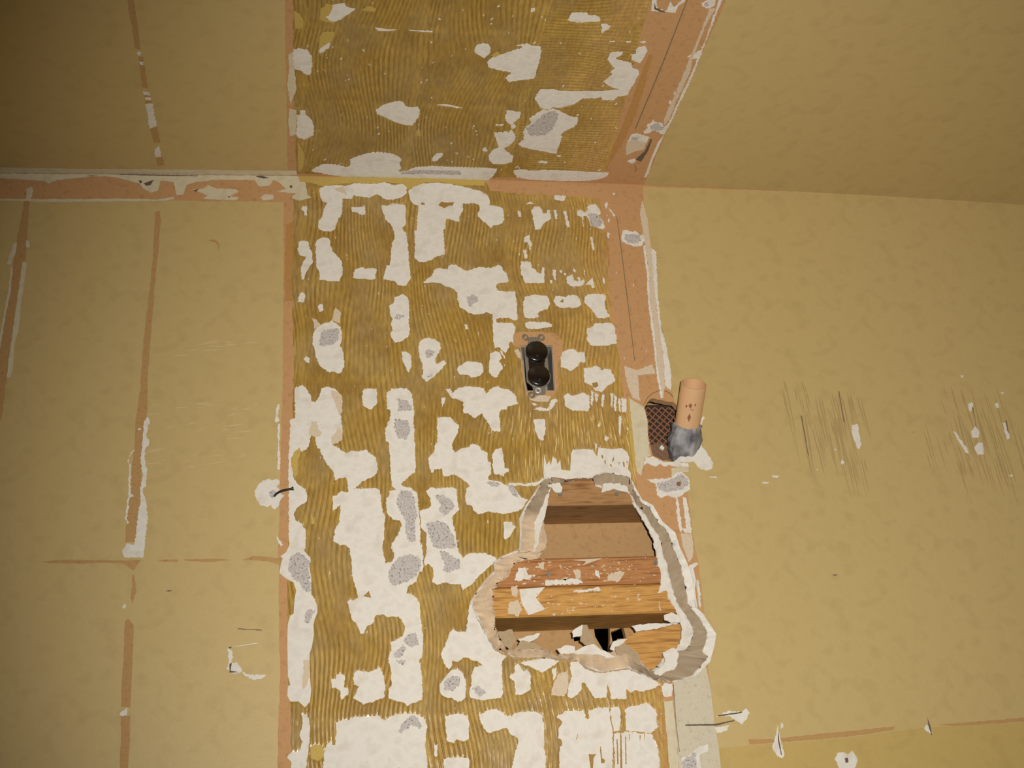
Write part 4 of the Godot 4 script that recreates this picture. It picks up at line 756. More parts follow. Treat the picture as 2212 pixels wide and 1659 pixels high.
func adhesive(side: bool, region: PackedVector2Array, covers: Array, gaps: Array, ds: float, dy: float) -> ArrayMesh:
	var s0 := 1e9
	var s1 := -1e9
	var y0 := 1e9
	var y1 := -1e9
	for q in region:
		s0 = minf(s0, q.x); s1 = maxf(s1, q.x)
		y0 = minf(y0, q.y); y1 = maxf(y1, q.y)
	var ns := int((s1 - s0) / ds) + 1
	var ny := int((y1 - y0) / dy) + 1
	var mask := PackedByteArray()
	mask.resize(ns * ny)
	fill(mask, ns, ny, s0, y0, ds, dy, ragged(region, 6.0, 1.2, 5), 2)
	for c in covers:
		for q in Geometry2D.offset_polygon(c, 0.9):
			fill_low(mask, ns, ny, s0, y0, ds, dy, q)
	for g in gaps:
		fill(mask, ns, ny, s0, y0, ds, dy, g, 0)
	var wander := noise(101 if side else 102, 0.0042, 1)
	var press := noise(111 if side else 112, 0.016, 3)
	var tone := noise(121 if side else 122, 0.009, 3)
	var fine := noise(131 if side else 132, 0.16, 2)
	var flow := noise(141 if side else 142, 0.03, 2)
	var brown := Color(0.25, 0.148, 0.028) if side else Color(0.285, 0.165, 0.04)
	var grey := Color(0.275, 0.178, 0.055) if side else Color(0.325, 0.215, 0.085)
	var pink := Color(0.43, 0.255, 0.09)
	var gold := Color(0.58, 0.375, 0.08)
	var hs := PackedFloat32Array()
	hs.resize(ns * ny)
	var cols := PackedColorArray()
	cols.resize(ns * ny)
	for i in ns:
		var s := s0 + i * ds
		for j in ny:
			var at := i * ny + j
			var m := mask[at]
			if m == 0:
				continue
			var y := y0 + j * dy
			var wn := wander.get_noise_2d(s, y)
			var pr := clampf(0.55 + press.get_noise_2d(s * 0.45, y) * 1.5, 0.0, 1.0)
			var fn := fine.get_noise_2d(s * 0.3, y)
			var tn := clampf(0.5 + tone.get_noise_2d(s, y) * 1.3, 0.0, 1.0)
			var phase: float
			if side and y < -322.0 + 6.0 * wn and not (s > 150.0 and s < 230.0 and y > -345.0):
				phase = (s + wn * 16.0) / 6.6
				pr *= 0.55
			else:
				phase = (y + wn * 17.0 + flow.get_noise_2d(s * 0.25, y * 0.1) * 1.5) / 6.0
			var t := phase - floorf(phase)
			var bump := clampf(1.0 - absf(t - 0.5) / 0.2, 0.0, 1.0)
			bump = bump * bump * (3.0 - 2.0 * bump)
			var joint := 0.0
			var jy := absf(fposmod(y + 79.0 + 3.0 * fn, 158.0) - 79.0)
			var js := absf(fposmod(s - 24.0 + 79.5 + 3.0 * fn, 162.0) - 79.5)
			joint = maxf(clampf(1.0 - (jy - 3.0) / 4.0, 0, 1), clampf(1.0 - (js - 3.0) / 4.0, 0, 1) * 0.6)
			var rise := lerpf(0.35, 2.9, pr) * (1.0 - 0.4 * joint)
			var h := 0.55 + 0.2 * fn + rise * bump + joint * 0.25 * (0.5 + fn)
			if m == 1: h = 0.2
			hs[at] = h
			var c := brown.lerp(grey, tn)
			var right := clampf((-y - 300.0) / 140.0, 0, 1) * (0.35 + 0.5 * clampf(0.5 + 2.0 * flow.get_noise_2d(s * 0.2, y * 0.3), 0, 1))
			c = c.lerp(pink, right)
			# dustier where the tiles pressed, yellower where the adhesive stayed clean: broad patches, the same on crest and groove
			c = c.lerp(gold, clampf(0.14 + 0.2 * pr + 0.15 * flow.get_noise_2d(s * 0.5 + 400.0, y * 0.6) + joint * 0.12, 0.0, 0.5))
			var k := 1.0 + 0.22 * fn
			cols[at] = Color(c.r * k, c.g * k, c.b * k)
	# the rim of the coat thins out
	var verts := PackedVector3Array()
	var norms := PackedVector3Array()
	var vcols := PackedColorArray()
	var index := PackedInt32Array()
	var id := PackedInt32Array()
	id.resize(ns * ny)
	id.fill(-1)
	var up := out_of(side)
	for i in ns:
		for j in ny:
			var at := i * ny + j
			if mask[at] == 0:
				continue
			var edge := i == 0 or j == 0 or i == ns - 1 or j == ny - 1
			if not edge:
				edge = mask[at - 1] == 0 or mask[at + 1] == 0 or mask[at - ny] == 0 or mask[at + ny] == 0
			var h := hs[at]
			var n := up
			if edge:
				h = 0.02
			else:
				var gs := (hs[at + ny] - hs[at - ny]) / (2.0 * ds)
				var gy := (hs[at + 1] - hs[at - 1]) / (2.0 * dy)
				n = Vector3(-1, -gy, -gs).normalized() if side else Vector3(gs, -gy, 1).normalized()
			id[at] = verts.size()
			verts.append(at_wall(side, s0 + i * ds, y0 + j * dy, h * 0.001))
			norms.append(n)
			vcols.append(cols[at])
	for i in ns - 1:
		for j in ny - 1:
			var a := id[i * ny + j]
			var b := id[i * ny + j + 1]
			var c := id[(i + 1) * ny + j + 1]
			var d := id[(i + 1) * ny + j]
			if a < 0 or b < 0 or c < 0 or d < 0:
				continue
			if side:
				index.append_array(PackedInt32Array([a, b, c, a, c, d]))
			else:
				index.append_array(PackedInt32Array([a, c, b, a, d, c]))
	var arrays := []
	arrays.resize(Mesh.ARRAY_MAX)
	arrays[Mesh.ARRAY_VERTEX] = verts
	arrays[Mesh.ARRAY_NORMAL] = norms
	arrays[Mesh.ARRAY_COLOR] = vcols
	arrays[Mesh.ARRAY_INDEX] = index
	var mesh := ArrayMesh.new()
	mesh.add_surface_from_arrays(Mesh.PRIMITIVE_TRIANGLES, arrays)
	return mesh

func fill_low(mask: PackedByteArray, ns: int, ny: int, s0: float, y0: float, ds: float, dy: float, p: PackedVector2Array) -> void:
	var n := p.size()
	var lo := 1e9
	var hi := -1e9
	for q in p:
		lo = minf(lo, q.x); hi = maxf(hi, q.x)
	for i in range(maxi(0, ceili((lo - s0) / ds)), mini(ns - 1, floori((hi - s0) / ds)) + 1):
		var s := s0 + i * ds + 0.0003
		var hits := []
		for k in n:
			var a := p[k]
			var b := p[(k + 1) % n]
			if (a.x > s) != (b.x > s):
				hits.append(a.y + (b.y - a.y) * (s - a.x) / (b.x - a.x))
		hits.sort()
		for k in range(0, hits.size() - 1, 2):
			for j in range(maxi(0, ceili((hits[k] - y0) / dy)), mini(ny - 1, floori((hits[k + 1] - y0) / dy)) + 1):
				if mask[i * ny + j] == 2: mask[i * ny + j] = 1

# ---------------------------------------------------------------- marks and torn patches on a wall
const STYLE := {
	"W": ["torn_patch", "torn", 0.85, 2.4, 1.0], "G": ["exposed_core", "core", 1.15, 1.8, 1.6], "C": ["caulk_smear", "chalk", 0.75, 4.0, 0.6],
	"S": ["paper_smear", "smear", 0.9, 3.0, 0.8], "Y": ["adhesive_flake", "yellow_flake", 1.0, 3.0, 0.6], "T": ["paint_gap", "tan_line", 0.5, 5.0, 0.5],
	"B": ["bare_patch", "bare_board", 0.6, 8.0, 0.3], "I": ["adhesive_remnant", "mastic", 1.3, 2.0, 0.3], "D": ["gouge", "dark_mark", 1.2, 3.0, 0.3],
	"O": ["glue_stain", "amber", 0.65, 6.0, 1.2], "K": ["pencil_line", "graphite", 0.72, 60.0, 0.0], "Z": ["paint_coat", "old_paint", 0.5, 12.0, 0.5]}

func put_marks(side: bool, marks: Array, wall: Node3D, gaps: Array) -> Array:
	var covers := []
	var made := []
	var k := 0
	for m in marks:
		var kind: String = m[0]
		var st: Array = STYLE[kind]
		var p := poly_of(m[2])
		if kind in ["W", "C", "S", "Y", "B"]:
			covers.append(p)
		var parent: Node = wall
		var high: float = st[2] + 0.004 * (k % 23)
		if kind == "G" and m[1] >= 0 and made[m[1]] != null:
			parent = made[m[1]]
		var pieces := [p]
		for g in gaps:
			var left := []
			for q in pieces:
				for r in Geometry2D.clip_polygons(q, g):
					if not Geometry2D.is_polygon_clockwise(r) or true:
						left.append(r)
			pieces = left
		var st_mesh := start()
		var ok := false
		for q in pieces:
			var e := ragged(q, st[3], st[4], 900 + k)
			if Geometry2D.triangulate_polygon(e).is_empty():
				e = q
			if side:
				for b in level_bands(e):
					ok = flat_slab(st_mesh, side, b, 0.0, high * 0.001) or ok
			else:
				ok = flat_slab(st_mesh, side, e, 0.0, high * 0.001) or ok
		if not ok:
			print("mark skipped ", kind, " ", k)
			made.append(null)
			k += 1
			continue
		made.append(mesh_node(st[0], done(st_mesh), mats[st[1]], parent))
		k += 1
	return covers

func level_bands(p: PackedVector2Array) -> Array:
	var y0 := 1e9
	var y1 := -1e9
	for q in p:
		y0 = minf(y0, q.y); y1 = maxf(y1, q.y)
	if y1 - y0 < 90.0:
		return [p]
	var out := []
	var n := ceili((y1 - y0) / 60.0)
	for k in n:
		var a := lerpf(y0, y1, float(k) / n)
		var b := lerpf(y0, y1, (k + 1.0) / n)
		for q in Geometry2D.intersect_polygons(p, PackedVector2Array([Vector2(-50, a), Vector2(2000, a), Vector2(2000, b), Vector2(-50, b)])):
			out.append(q)
	return out

func sliver(st: SurfaceTool, side: bool, a: Vector2, b: Vector2, width: float, h: float, low := 0.0) -> void:
	var d := (b - a).normalized().orthogonal() * width * 0.5
	var p := PackedVector2Array([a, a.lerp(b, 0.3) + d, a.lerp(b, 0.7) + d * 0.8, b, a.lerp(b, 0.6) - d, a.lerp(b, 0.25) - d * 0.7])
	flat_slab(st, side, p, low, h)

# ---------------------------------------------------------------- the broken edge of the big hole
func beige_side(i: int) -> bool:
	return i >= 28 and i < 50

func hole_rim(face: PackedVector2Array, back: PackedVector2Array) -> ArrayMesh:
	var st := SurfaceTool.new()
	st.begin(Mesh.PRIMITIVE_TRIANGLES)
	st.set_smooth_group(0)
	var nz := noise(71, 0.09, 3)
	var white := Color(0.71, 0.67, 0.61)
	var taupe := Color(0.36, 0.275, 0.185)
	var beige := Color(0.62, 0.46, 0.31)
	var depth := [0.9, -1.0, -1.8, -6.0, -10.5, -11.5, -13.5]
	var n := face.size()
	var sub := 5
	var rows := []
	var tints := []
	for i in n:
		for k in sub:
			var t := float(k) / sub
			var a := face[i].lerp(face[(i + 1) % n], t)
			var b := back[i].lerp(back[(i + 1) % n], t)
			var mine := beige if beige_side(i) else taupe
			var next := beige if beige_side((i + 1) % n) else taupe
			var mid := mine.lerp(next, t)
			var row := []
			var tint := []
			var white_rim := i >= 9 and i <= 21
			var stations := [0.0, 0.26, 0.29, 0.5, 0.68, 0.71, 1.0] if white_rim else [0.0, 0.07, 0.10, 0.5, 0.86, 0.9, 1.0]
			for r in stations.size():
				var p := a.lerp(b, stations[r])
				var wob := 0.0 if r == 0 else 3.0
				p += Vector2(nz.get_noise_2d(p.x * 3.0, p.y * 3.0), nz.get_noise_2d(p.y * 3.0 + 99.0, p.x * 3.0)) * wob
				var z: float = depth[r] + (0.0 if r == 0 else 1.6 * nz.get_noise_2d(p.x * 2.0, p.y * 2.0 + 50.0))
				row.append(at_wall(false, p.x, p.y, z * 0.001))
				var c := mid
				if r < 2: c = white
				elif r > 4 and not beige_side(i): c = white.lerp(mid, 0.2)
				var f := 1.0 + 0.25 * nz.get_noise_2d(p.x * 6.0, p.y * 6.0)
				tint.append(Color(c.r * f, c.g * f, c.b * f))
			rows.append(row)
			tints.append(tint)
	var total := rows.size()
	for i in total:
		var j := (i + 1) % total
		for r in 6:
			var v := [rows[i][r], rows[j][r], rows[j][r + 1], rows[i][r + 1]]
			var c := [tints[i][r], tints[j][r], tints[j][r + 1], tints[i][r + 1]]
			var order := [0, 1, 2, 0, 2, 3]
			var facing: Vector3 = (v[1] - v[0]).cross(v[2] - v[0])
			if facing.z > 0.0: order = [0, 2, 1, 0, 3, 2]
			for o in order:
				st.set_color(c[o])
				st.add_vertex(v[o])
	st.generate_normals()
	return st.commit()

# ---------------------------------------------------------------- the scene
func _ready() -> void:
	# camera: held on its side, so the photograph's right is down
	var right := Vector3(-0.06916721, -0.9854924, 0.15498592)
	var up := Vector3(0.90891657, 0.00178378, 0.41697421)
	var ahead := Vector3(0.41120137, -0.16971021, -0.89560699)
	var eye := Vector3(-1.09814, EYE, 1.62)
	var cam := Camera3D.new()
	cam.fov = 35.0214
	cam.near = 0.05
	cam.far = 50.0
	cam.transform = Transform3D(Basis(right, up, -ahead), eye)
	named(cam, "camera", self)
	cam.current = true

	var env := Environment.new()
	env.background_mode = Environment.BG_COLOR
	env.background_color = Color(0, 0, 0)
	env.tonemap_mode = Environment.TONE_MAPPER_LINEAR
	env.tonemap_exposure = 1.0
	env.sdfgi_enabled = true
	env.ssao_enabled = true
	env.ssil_enabled = true
	var we := WorldEnvironment.new()
	we.environment = env
	named(we, "world_environment", self)

	# the camera's own flash, up and to the right of the lens as the camera sees it
	var flash := SpotLight3D.new()
	flash.light_color = Color(1.0, 0.985, 0.95)
	flash.light_energy = 3.1
	flash.light_size = 0.012
	flash.spot_range = 12.0
	flash.spot_attenuation = 2.0
	flash.spot_angle = 40.0
	flash.spot_angle_attenuation = 1.0
	flash.shadow_enabled = true
	var from := eye + up * 0.035 + right * 0.045
	var aim := ahead + right * (300.0 / 2629.0) - up * (230.0 / 2629.0)
	named(flash, "camera_flash", self)
	flash.look_at_from_position(from, from + aim, Vector3.UP)

	make_materials()

	# ---- the room outside the frame
	var shell := func(called: String, lo: Vector3, hi: Vector3, m: String, label: String) -> void:
		var o := mesh_node(called, box(lo, hi), mats[m], self)
		tag(o, label, "", "", "structure")
	shell.call("floor", Vector3(-3.0, -0.05, -0.2), Vector3(0.15, 0.0, 3.0), "floor_grey", "plain grey kitchen floor below the walls")
	shell.call("ceiling", Vector3(-3.0, 2.4, -0.2), Vector3(0.15, 2.45, 3.0), "ceiling_white", "white ceiling above the stripped corner")
	shell.call("wall_left", Vector3(-3.1, 0.0, -0.2), Vector3(-3.0, 2.4, 3.0), "paint", "plain yellow painted wall facing the corner")
	shell.call("wall_front", Vector3(-3.0, 0.0, 3.0), Vector3(0.15, 2.4, 3.1), "paint", "plain yellow painted wall behind the camera")

	# ---- wall_back: drywall board with three openings, paint, adhesive, torn patches
	var hole_face := poly_of(HOLE_FACE)
	var pipe_hole := poly_of(PIPE_HOLE)
	var box_hole := poly_of(BOX_HOLE)
	var gaps := [hole_face, ragged(pipe_hole, 4.0, 1.0, 3), box_hole]
	var wb := Node3D.new()
	named(wb, "wall_back", self)
	tag(wb, "yellow painted drywall with stripped tile band, outlet and broken hole", "", "", "structure")
	mesh_node("drywall_board", layer(false, PackedVector2Array([Vector2(-8, -1400), Vector2(3000, -1400), Vector2(3000, 1000), Vector2(-8, 1000)]), -BOARD, 0.0, gaps), mats["paper"], wb)
	mesh_node("paint_coat", layer(false, ragged(PackedVector2Array([Vector2(46, 29), Vector2(160, 28), Vector2(355, 28), Vector2(600, 32), Vector2(780, 28), Vector2(860, 30), Vector2(1300, 30), Vector2(3000, 30), Vector2(3000, 1000), Vector2(58, 1000), Vector2(55, 442), Vector2(50, 250)]), 8.0, 0.8, 61), 0.0, 0.0004), mats["paint"], wb)
	mesh_node("paint_coat", layer(false, ragged(PackedVector2Array([Vector2(-2, -549), Vector2(112, -545), Vector2(220, -548), Vector2(313, -554), Vector2(364, -553), Vector2(480, -556), Vector2(594, -554), Vector2(643, -557), Vector2(690, -556), Vector2(786, -550), Vector2(911, -549), Vector2(3000, -549), Vector2(3000, -1398), Vector2(-2, -1398)]), 8.0, 0.8, 62), 0.0, 0.0004, gaps), mats["paint"], wb)
	var covers := put_marks(false, MARKS_BACK, wb, gaps)
	var around_box := poly_of(BOX_SURROUND)
	var rim := mesh_node("broken_edge", hole_rim(hole_face, poly_of(HOLE_BACK)), mats["rim"], wb)
	var nf := 0
	for f in FRAGMENTS:
		var st := start()
		var p := ragged(poly_of(f[2]), 4.0, 1.0, 300 + nf)
		if Geometry2D.triangulate_polygon(p).is_empty(): p = poly_of(f[2])
		flat_slab(st, false, p, (f[1] - 3.0) * 0.001, f[1] * 0.001)
		mesh_node("plaster_fragment" if f[0] == "W" else "paper_flap", done(st), mats["torn" if f[0] == "W" else "back_paper"], wb)
		nf += 1
	mesh_node("screw_head", tube([at_wall(false, 515.3, -542.9, 0.0), at_wall(false, 515.3, -542.9, 0.0022)], [0.0036, 0.0033], 14), mats["rust"], wb)
	# the torn patches go on past the picture's edge
	var more := RandomNumberGenerator.new()
	more.seed = 19
	for row in 2:
		for col in 4:
			var c := Vector2(1020.0 + row * 120.0 + more.randf_range(-15, 15), -70.0 - col * 118.0 + more.randf_range(-15, 15))
			var p := PackedVector2Array()
			for e in 12:
				var a := TAU * e / 12.0
				p.append(c + Vector2(cos(a) * more.randf_range(22, 48), sin(a) * more.randf_range(20, 42)))
			var st := start()
			flat_slab(st, false, ragged(p, 2.4, 1.0, 700 + row * 4 + col), 0.0, 0.0009)
			mesh_node("torn_patch", done(st), mats["torn"], wb)
			covers.append(p)
	var glue := mesh_node("tile_adhesive", adhesive(false, poly_of(ADHESIVE_BACK), covers, gaps + [around_box], 2.0, 0.6), mats["adhesive"], wb)
	tag(glue, "combed golden brown tile adhesive", "", "", "stuff")
	# scuffs left by cupboard contents, and crumbs of plaster
	var rng := RandomNumberGenerator.new()
	rng.seed = 77
	var sc := start()
	var ns := 0
	for c in [[400.0, -752.0, 26.0, 110.0, 30], [420.0, -812.0, 34.0, 120.0, 70], [420.0, -1045.0, 70.0, 140.0, 70], [440.0, -1010.0, 30.0, 100.0, 10]]:
		for k in c[4]:
			var a := Vector2(c[0] + rng.randf_range(-0.5, 0.5) * c[3], c[1] + rng.randfn(0.0, 0.5) * c[2])
			var b := a + Vector2(rng.randf_range(20, 80), rng.randf_range(-4, 0))
			sliver(sc, false, a, b, rng.randf_range(0.8, 2.6), 0.00046 + ns * 0.000002)
			ns += 1
	tag(mesh_node("scuff_marks", done(sc), mats["scuff"], wb), "", "", "", "stuff")
	var cr := start()
	for k in 150:
		var a := Vector2(rng.randf_range(20, 880), rng.randf_range(-520, 0))
		if Geometry2D.is_point_in_polygon(a, hole_face) or Geometry2D.is_point_in_polygon(a, around_box): continue
		sliver(cr, false, a, a + Vector2(rng.randf_range(1.5, 6.0), rng.randf_range(-1.0, 1.0)), rng.randf_range(0.7, 1.6), 0.0019)
	tag(mesh_node("plaster_flecks", done(cr), mats["torn"], wb), "", "", "", "stuff")
	# pale threads of dried adhesive along the combing below the outlet
	var th := start()
	for k in 170:
		var a := Vector2(rng.randf_range(385, 505), rng.randf_range(-480, -300))
		var lean := (a.y + 390.0) * 0.0012
		var b := a + Vector2(rng.randf_range(10, 34), 0)
		b.y += (b.x - a.x) * (lean + rng.randf_range(-0.03, 0.03))
		var clear := true
		for c in covers + [hole_face]:
			if Geometry2D.is_point_in_polygon(a, c) or Geometry2D.is_point_in_polygon(b, c) or Geometry2D.is_point_in_polygon(a.lerp(b, 0.5), c): clear = false
		if not clear: continue
		sliver(th, false, a, b, rng.randf_range(0.7, 1.3), 0.00225 + k * 0.000002)
	tag(mesh_node("adhesive_threads", done(th), mats["thread"], wb), "", "", "", "stuff")
	# long shallow scratches in the paint beside the band
	var sr := start()
	for k in 44:
		var row: float = [395.0, 430.0, 470.0, 300.0][k % 4]
		var a := Vector2(row + rng.randf_range(-12, 12), rng.randf_range(60, 230))
		sliver(sr, false, a, a + Vector2(rng.randf_range(-6, 1), -rng.randf_range(8, 30)), rng.randf_range(0.6, 1.4), 0.00046 + k * 0.000002)
	tag(mesh_node("paint_scratches", done(sr), mats["scratch"], wb), "", "", "", "stuff")

	# ---- wall_right: the side wall with the same band of adhesive
	var wr := Node3D.new()
	named(wr, "wall_right", self)
	tag(wr, "yellow painted drywall side wall with glossy combed adhesive band", "", "", "structure")
	var rect := func(s0: float, s1: float, y0: float, y1: float) -> PackedVector2Array:
		return PackedVector2Array([Vector2(s0, y0), Vector2(s1, y0), Vector2(s1, y1), Vector2(s0, y1)])
	mesh_node("drywall_board", layer(true, rect.call(-12.0, 3000.0, -1400.0, 1000.0), -BOARD, 0.0), mats["paper"], wr)
	mesh_node("paint_coat", layer(true, ragged(rect.call(0.5, 3000.0, 23.0, 999.0), 8.0, 0.8, 63), 0.0, 0.0004), mats["paint"], wr)
	mesh_node("paint_coat", layer(true, ragged(rect.call(0.5, 3000.0, -1399.0, -551.0), 8.0, 0.8, 64), 0.0, 0.0004), mats["paint"], wr)
	var covers_side := put_marks(true, MARKS_SIDE, wr, [])
	tag(mesh_node("tile_adhesive", adhesive(true, poly_of(ADHESIVE_SIDE), covers_side, [], 1.6, 0.6), mats["adhesive"], wr), "glossy combed brown tile adhesive", "", "", "stuff")
	var cs := start()
	for k in 110:
		var a := Vector2(rng.randf_range(10, 400), rng.randf_range(-480, 0))
		sliver(cs, true, a, a + Vector2(rng.randf_range(1.5, 5.0), rng.randf_range(-4.0, 4.0)), rng.randf_range(0.7, 1.5), 0.0019)
	tag(mesh_node("plaster_flecks", done(cs), mats["torn"], wr), "", "", "", "stuff")

	build_cavity()
	build_outlet()
	build_pipe()
	build_nail()

# ---------------------------------------------------------------- framing behind the hole
func stud(s0: float, s1: float, wood: String, label: String) -> Node3D:
	var o := Vector3(-(s0 + s1) * 0.0005, 0.0, -0.0575)
	var t := Node3D.new()
	named(t, "wall_stud", self)
	t.position = o
	tag(t, label, "stud", "wall studs behind the broken hole")
	var w := (s1 - s0) * 0.0005
	var st := start()
	var c := 0.0025        # eased edges
	var prof := [Vector2(-w + c, 0.0445), Vector2(w - c, 0.0445), Vector2(w, 0.0445 - c), Vector2(w, -0.0445 + c), Vector2(w - c, -0.0445), Vector2(-w + c, -0.0445), Vector2(-w, -0.0445 + c), Vector2(-w, 0.0445 - c)]
	for i in prof.size():
		var a: Vector2 = prof[i]
		var b: Vector2 = prof[(i + 1) % prof.size()]
		var m := (a + b) * 0.5
		quad(st, Vector3(a.x, 0.05, a.y), Vector3(b.x, 0.05, b.y), Vector3(b.x, 2.35, b.y), Vector3(a.x, 2.35, a.y), Vector3(m.x, 0, m.y))
		tri(st, Vector3(0, 2.35, 0), Vector3(a.x, 2.35, a.y), Vector3(b.x, 2.35, b.y), Vector3.UP)
		tri(st, Vector3(0, 0.05, 0), Vector3(a.x, 0.05, a.y), Vector3(b.x, 0.05, b.y), Vector3.DOWN)
	mesh_node("timber", done(st), mats[wood], t)
	return t

func build_cavity() -> void:
	var beyond := Node3D.new()
	named(beyond, "wall_beyond", self)
	tag(beyond, "tan paper back of the far drywall seen through the hole", "", "", "structure")
	var gaps := []
	for g in CAVITY_GAPS: gaps.append(poly_of(g))
	mesh_node("drywall_back", layer(false, PackedVector2Array([Vector2(-60, -1400), Vector2(1200, -1400), Vector2(1200, 1000), Vector2(-60, 1000)]), -0.115, -0.103, gaps), mats["cavity_paper"], beyond)
	var a := stud(499.0, 540.5, "brown_wood", "brown timber stud at the corner side of the broken hole")
	var b := stud(618.5, 658.6, "red_wood", "reddish timber stud smeared with plaster in the middle of the hole")
	var c := stud(659.6, 701.5, "gold_wood", "golden timber stud beside the reddish one in the hole")
	var k := 0
	for d in STUD_DUST:
		var p := ragged(poly_of(d), 2.4, 1.3, 500 + k)
		if Geometry2D.triangulate_polygon(p).is_empty(): p = poly_of(d)
		var mid := 0.0
		for q in p: mid += q.x / p.size()
		var owner_: Node3D = b if mid < 659.0 else c
		var st := start()
		flat_slab(st, false, p, -0.0133, -0.0127, owner_.position)
		mesh_node("plaster_smear", done(st), mats["smear" if k % 3 else "torn"], owner_)
		k += 1
	var rng := RandomNumberGenerator.new()
	rng.seed = 5
	for who in [[b, 620.0, 657.0, 90], [c, 661.0, 700.0, 60]]:
		var o: Node3D = who[0]
		var fl := start()
		for n in who[3]:
			var q := Vector2(rng.randf_range(who[1], who[2]), -rng.randf_range(300, 470) if n % 3 else -rng.randf_range(300, 560))
			var r := q + Vector2(rng.randf_range(-2.5, 2.5), rng.randf_range(-7, 7))
			sliver(fl, false, q, r, rng.randf_range(0.6, 2.6), -0.0122 + n * 0.000002, -0.0132)
		var made := mesh_node("plaster_dust", done(fl), mats["smear"], o)
		made.position = -o.position
		tag(made, "", "", "", "stuff")
	for n in [[a, 524.0, -368.0], [a, 525.0, -452.0], [b, 629.0, -498.0], [b, 642.0, -340.0], [c, 672.0, -545.0]]:
		var o: Node3D = n[0]
		var p := at_wall(false, n[1], n[2], -0.0128) - o.position
		mesh_node("screw_head", tube([p, p + Vector3(0, 0, 0.0018)], [0.0032, 0.003], 12), mats["dull_steel"], o)
	# short blocking at the lower end of the hole
	var bl := Node3D.new()
	named(bl, "wood_blocking", self)
	bl.position = at_wall(false, 740.0, -500.0, -0.06)
	tag(bl, "short orange wood offcut at the lower corner of the hole", "wood block")
	var st2 := start()
	flat_slab(st2, false, PackedVector2Array([Vector2(738, -436), Vector2(722, -466), Vector2(714, -505), Vector2(714, -560), Vector2(800, -560), Vector2(800, -436)]), -0.085, -0.03, bl.position)
	mesh_node("timber", done(st2), mats["gold_wood"], bl)

# ---------------------------------------------------------------- outlet
func disc_prism(c: Vector3, r: float, z0: float, z1: float, sides: int, round_: float, squash := 1.0) -> ArrayMesh:
	var st := SurfaceTool.new()
	st.begin(Mesh.PRIMITIVE_TRIANGLES)
	st.set_smooth_group(0)
	var prof := [[r, z0], [r, z1 - round_], [r - round_ * 0.3, z1 - round_ * 0.3], [r - round_, z1], [0.0, z1 + 0.0004]]
	for i in prof.size() - 1:
		for k in sides:
			var a0 := TAU * k / sides
			var a1 := TAU * (k + 1) / sides
			var f := func(rr: float, z: float, a: float) -> Vector3:
				return c + Vector3(cos(a) * rr, clampf(sin(a) * rr, -r * squash, r * squash), z)
			var m := Vector3(cos(a0), sin(a0), 0.6)
			quad(st, f.call(prof[i][0], prof[i][1], a0), f.call(prof[i][0], prof[i][1], a1), f.call(prof[i + 1][0], prof[i + 1][1], a1), f.call(prof[i + 1][0], prof[i + 1][1], a0), m)
	st.generate_normals()
	return st.commit()

func ring(c: Vector3, big: float, small: float, tilt: Basis) -> ArrayMesh:
	var path := []
	var st := SurfaceTool.new()
	st.begin(Mesh.PRIMITIVE_TRIANGLES)
	st.set_smooth_group(0)
	var n := 20
	var m := 8
	for i in n:
		for j in m:
			var q := []
			for e in [[0, 0], [1, 0], [1, 1], [0, 1]]:
				var a: float = TAU * (i + e[0]) / n
				var b: float = TAU * (j + e[1]) / m
				q.append(c + tilt * Vector3(cos(a) * (big + small * cos(b)), sin(a) * (big + small * cos(b)), small * 0.45 * sin(b)))
			var am := TAU * (i + 0.5) / n
			var bm := TAU * (j + 0.5) / m
			quad(st, q[0], q[1], q[2], q[3], tilt * Vector3(cos(am) * cos(bm), sin(am) * cos(bm), sin(bm)))
	st.generate_normals()
	return st.commit()

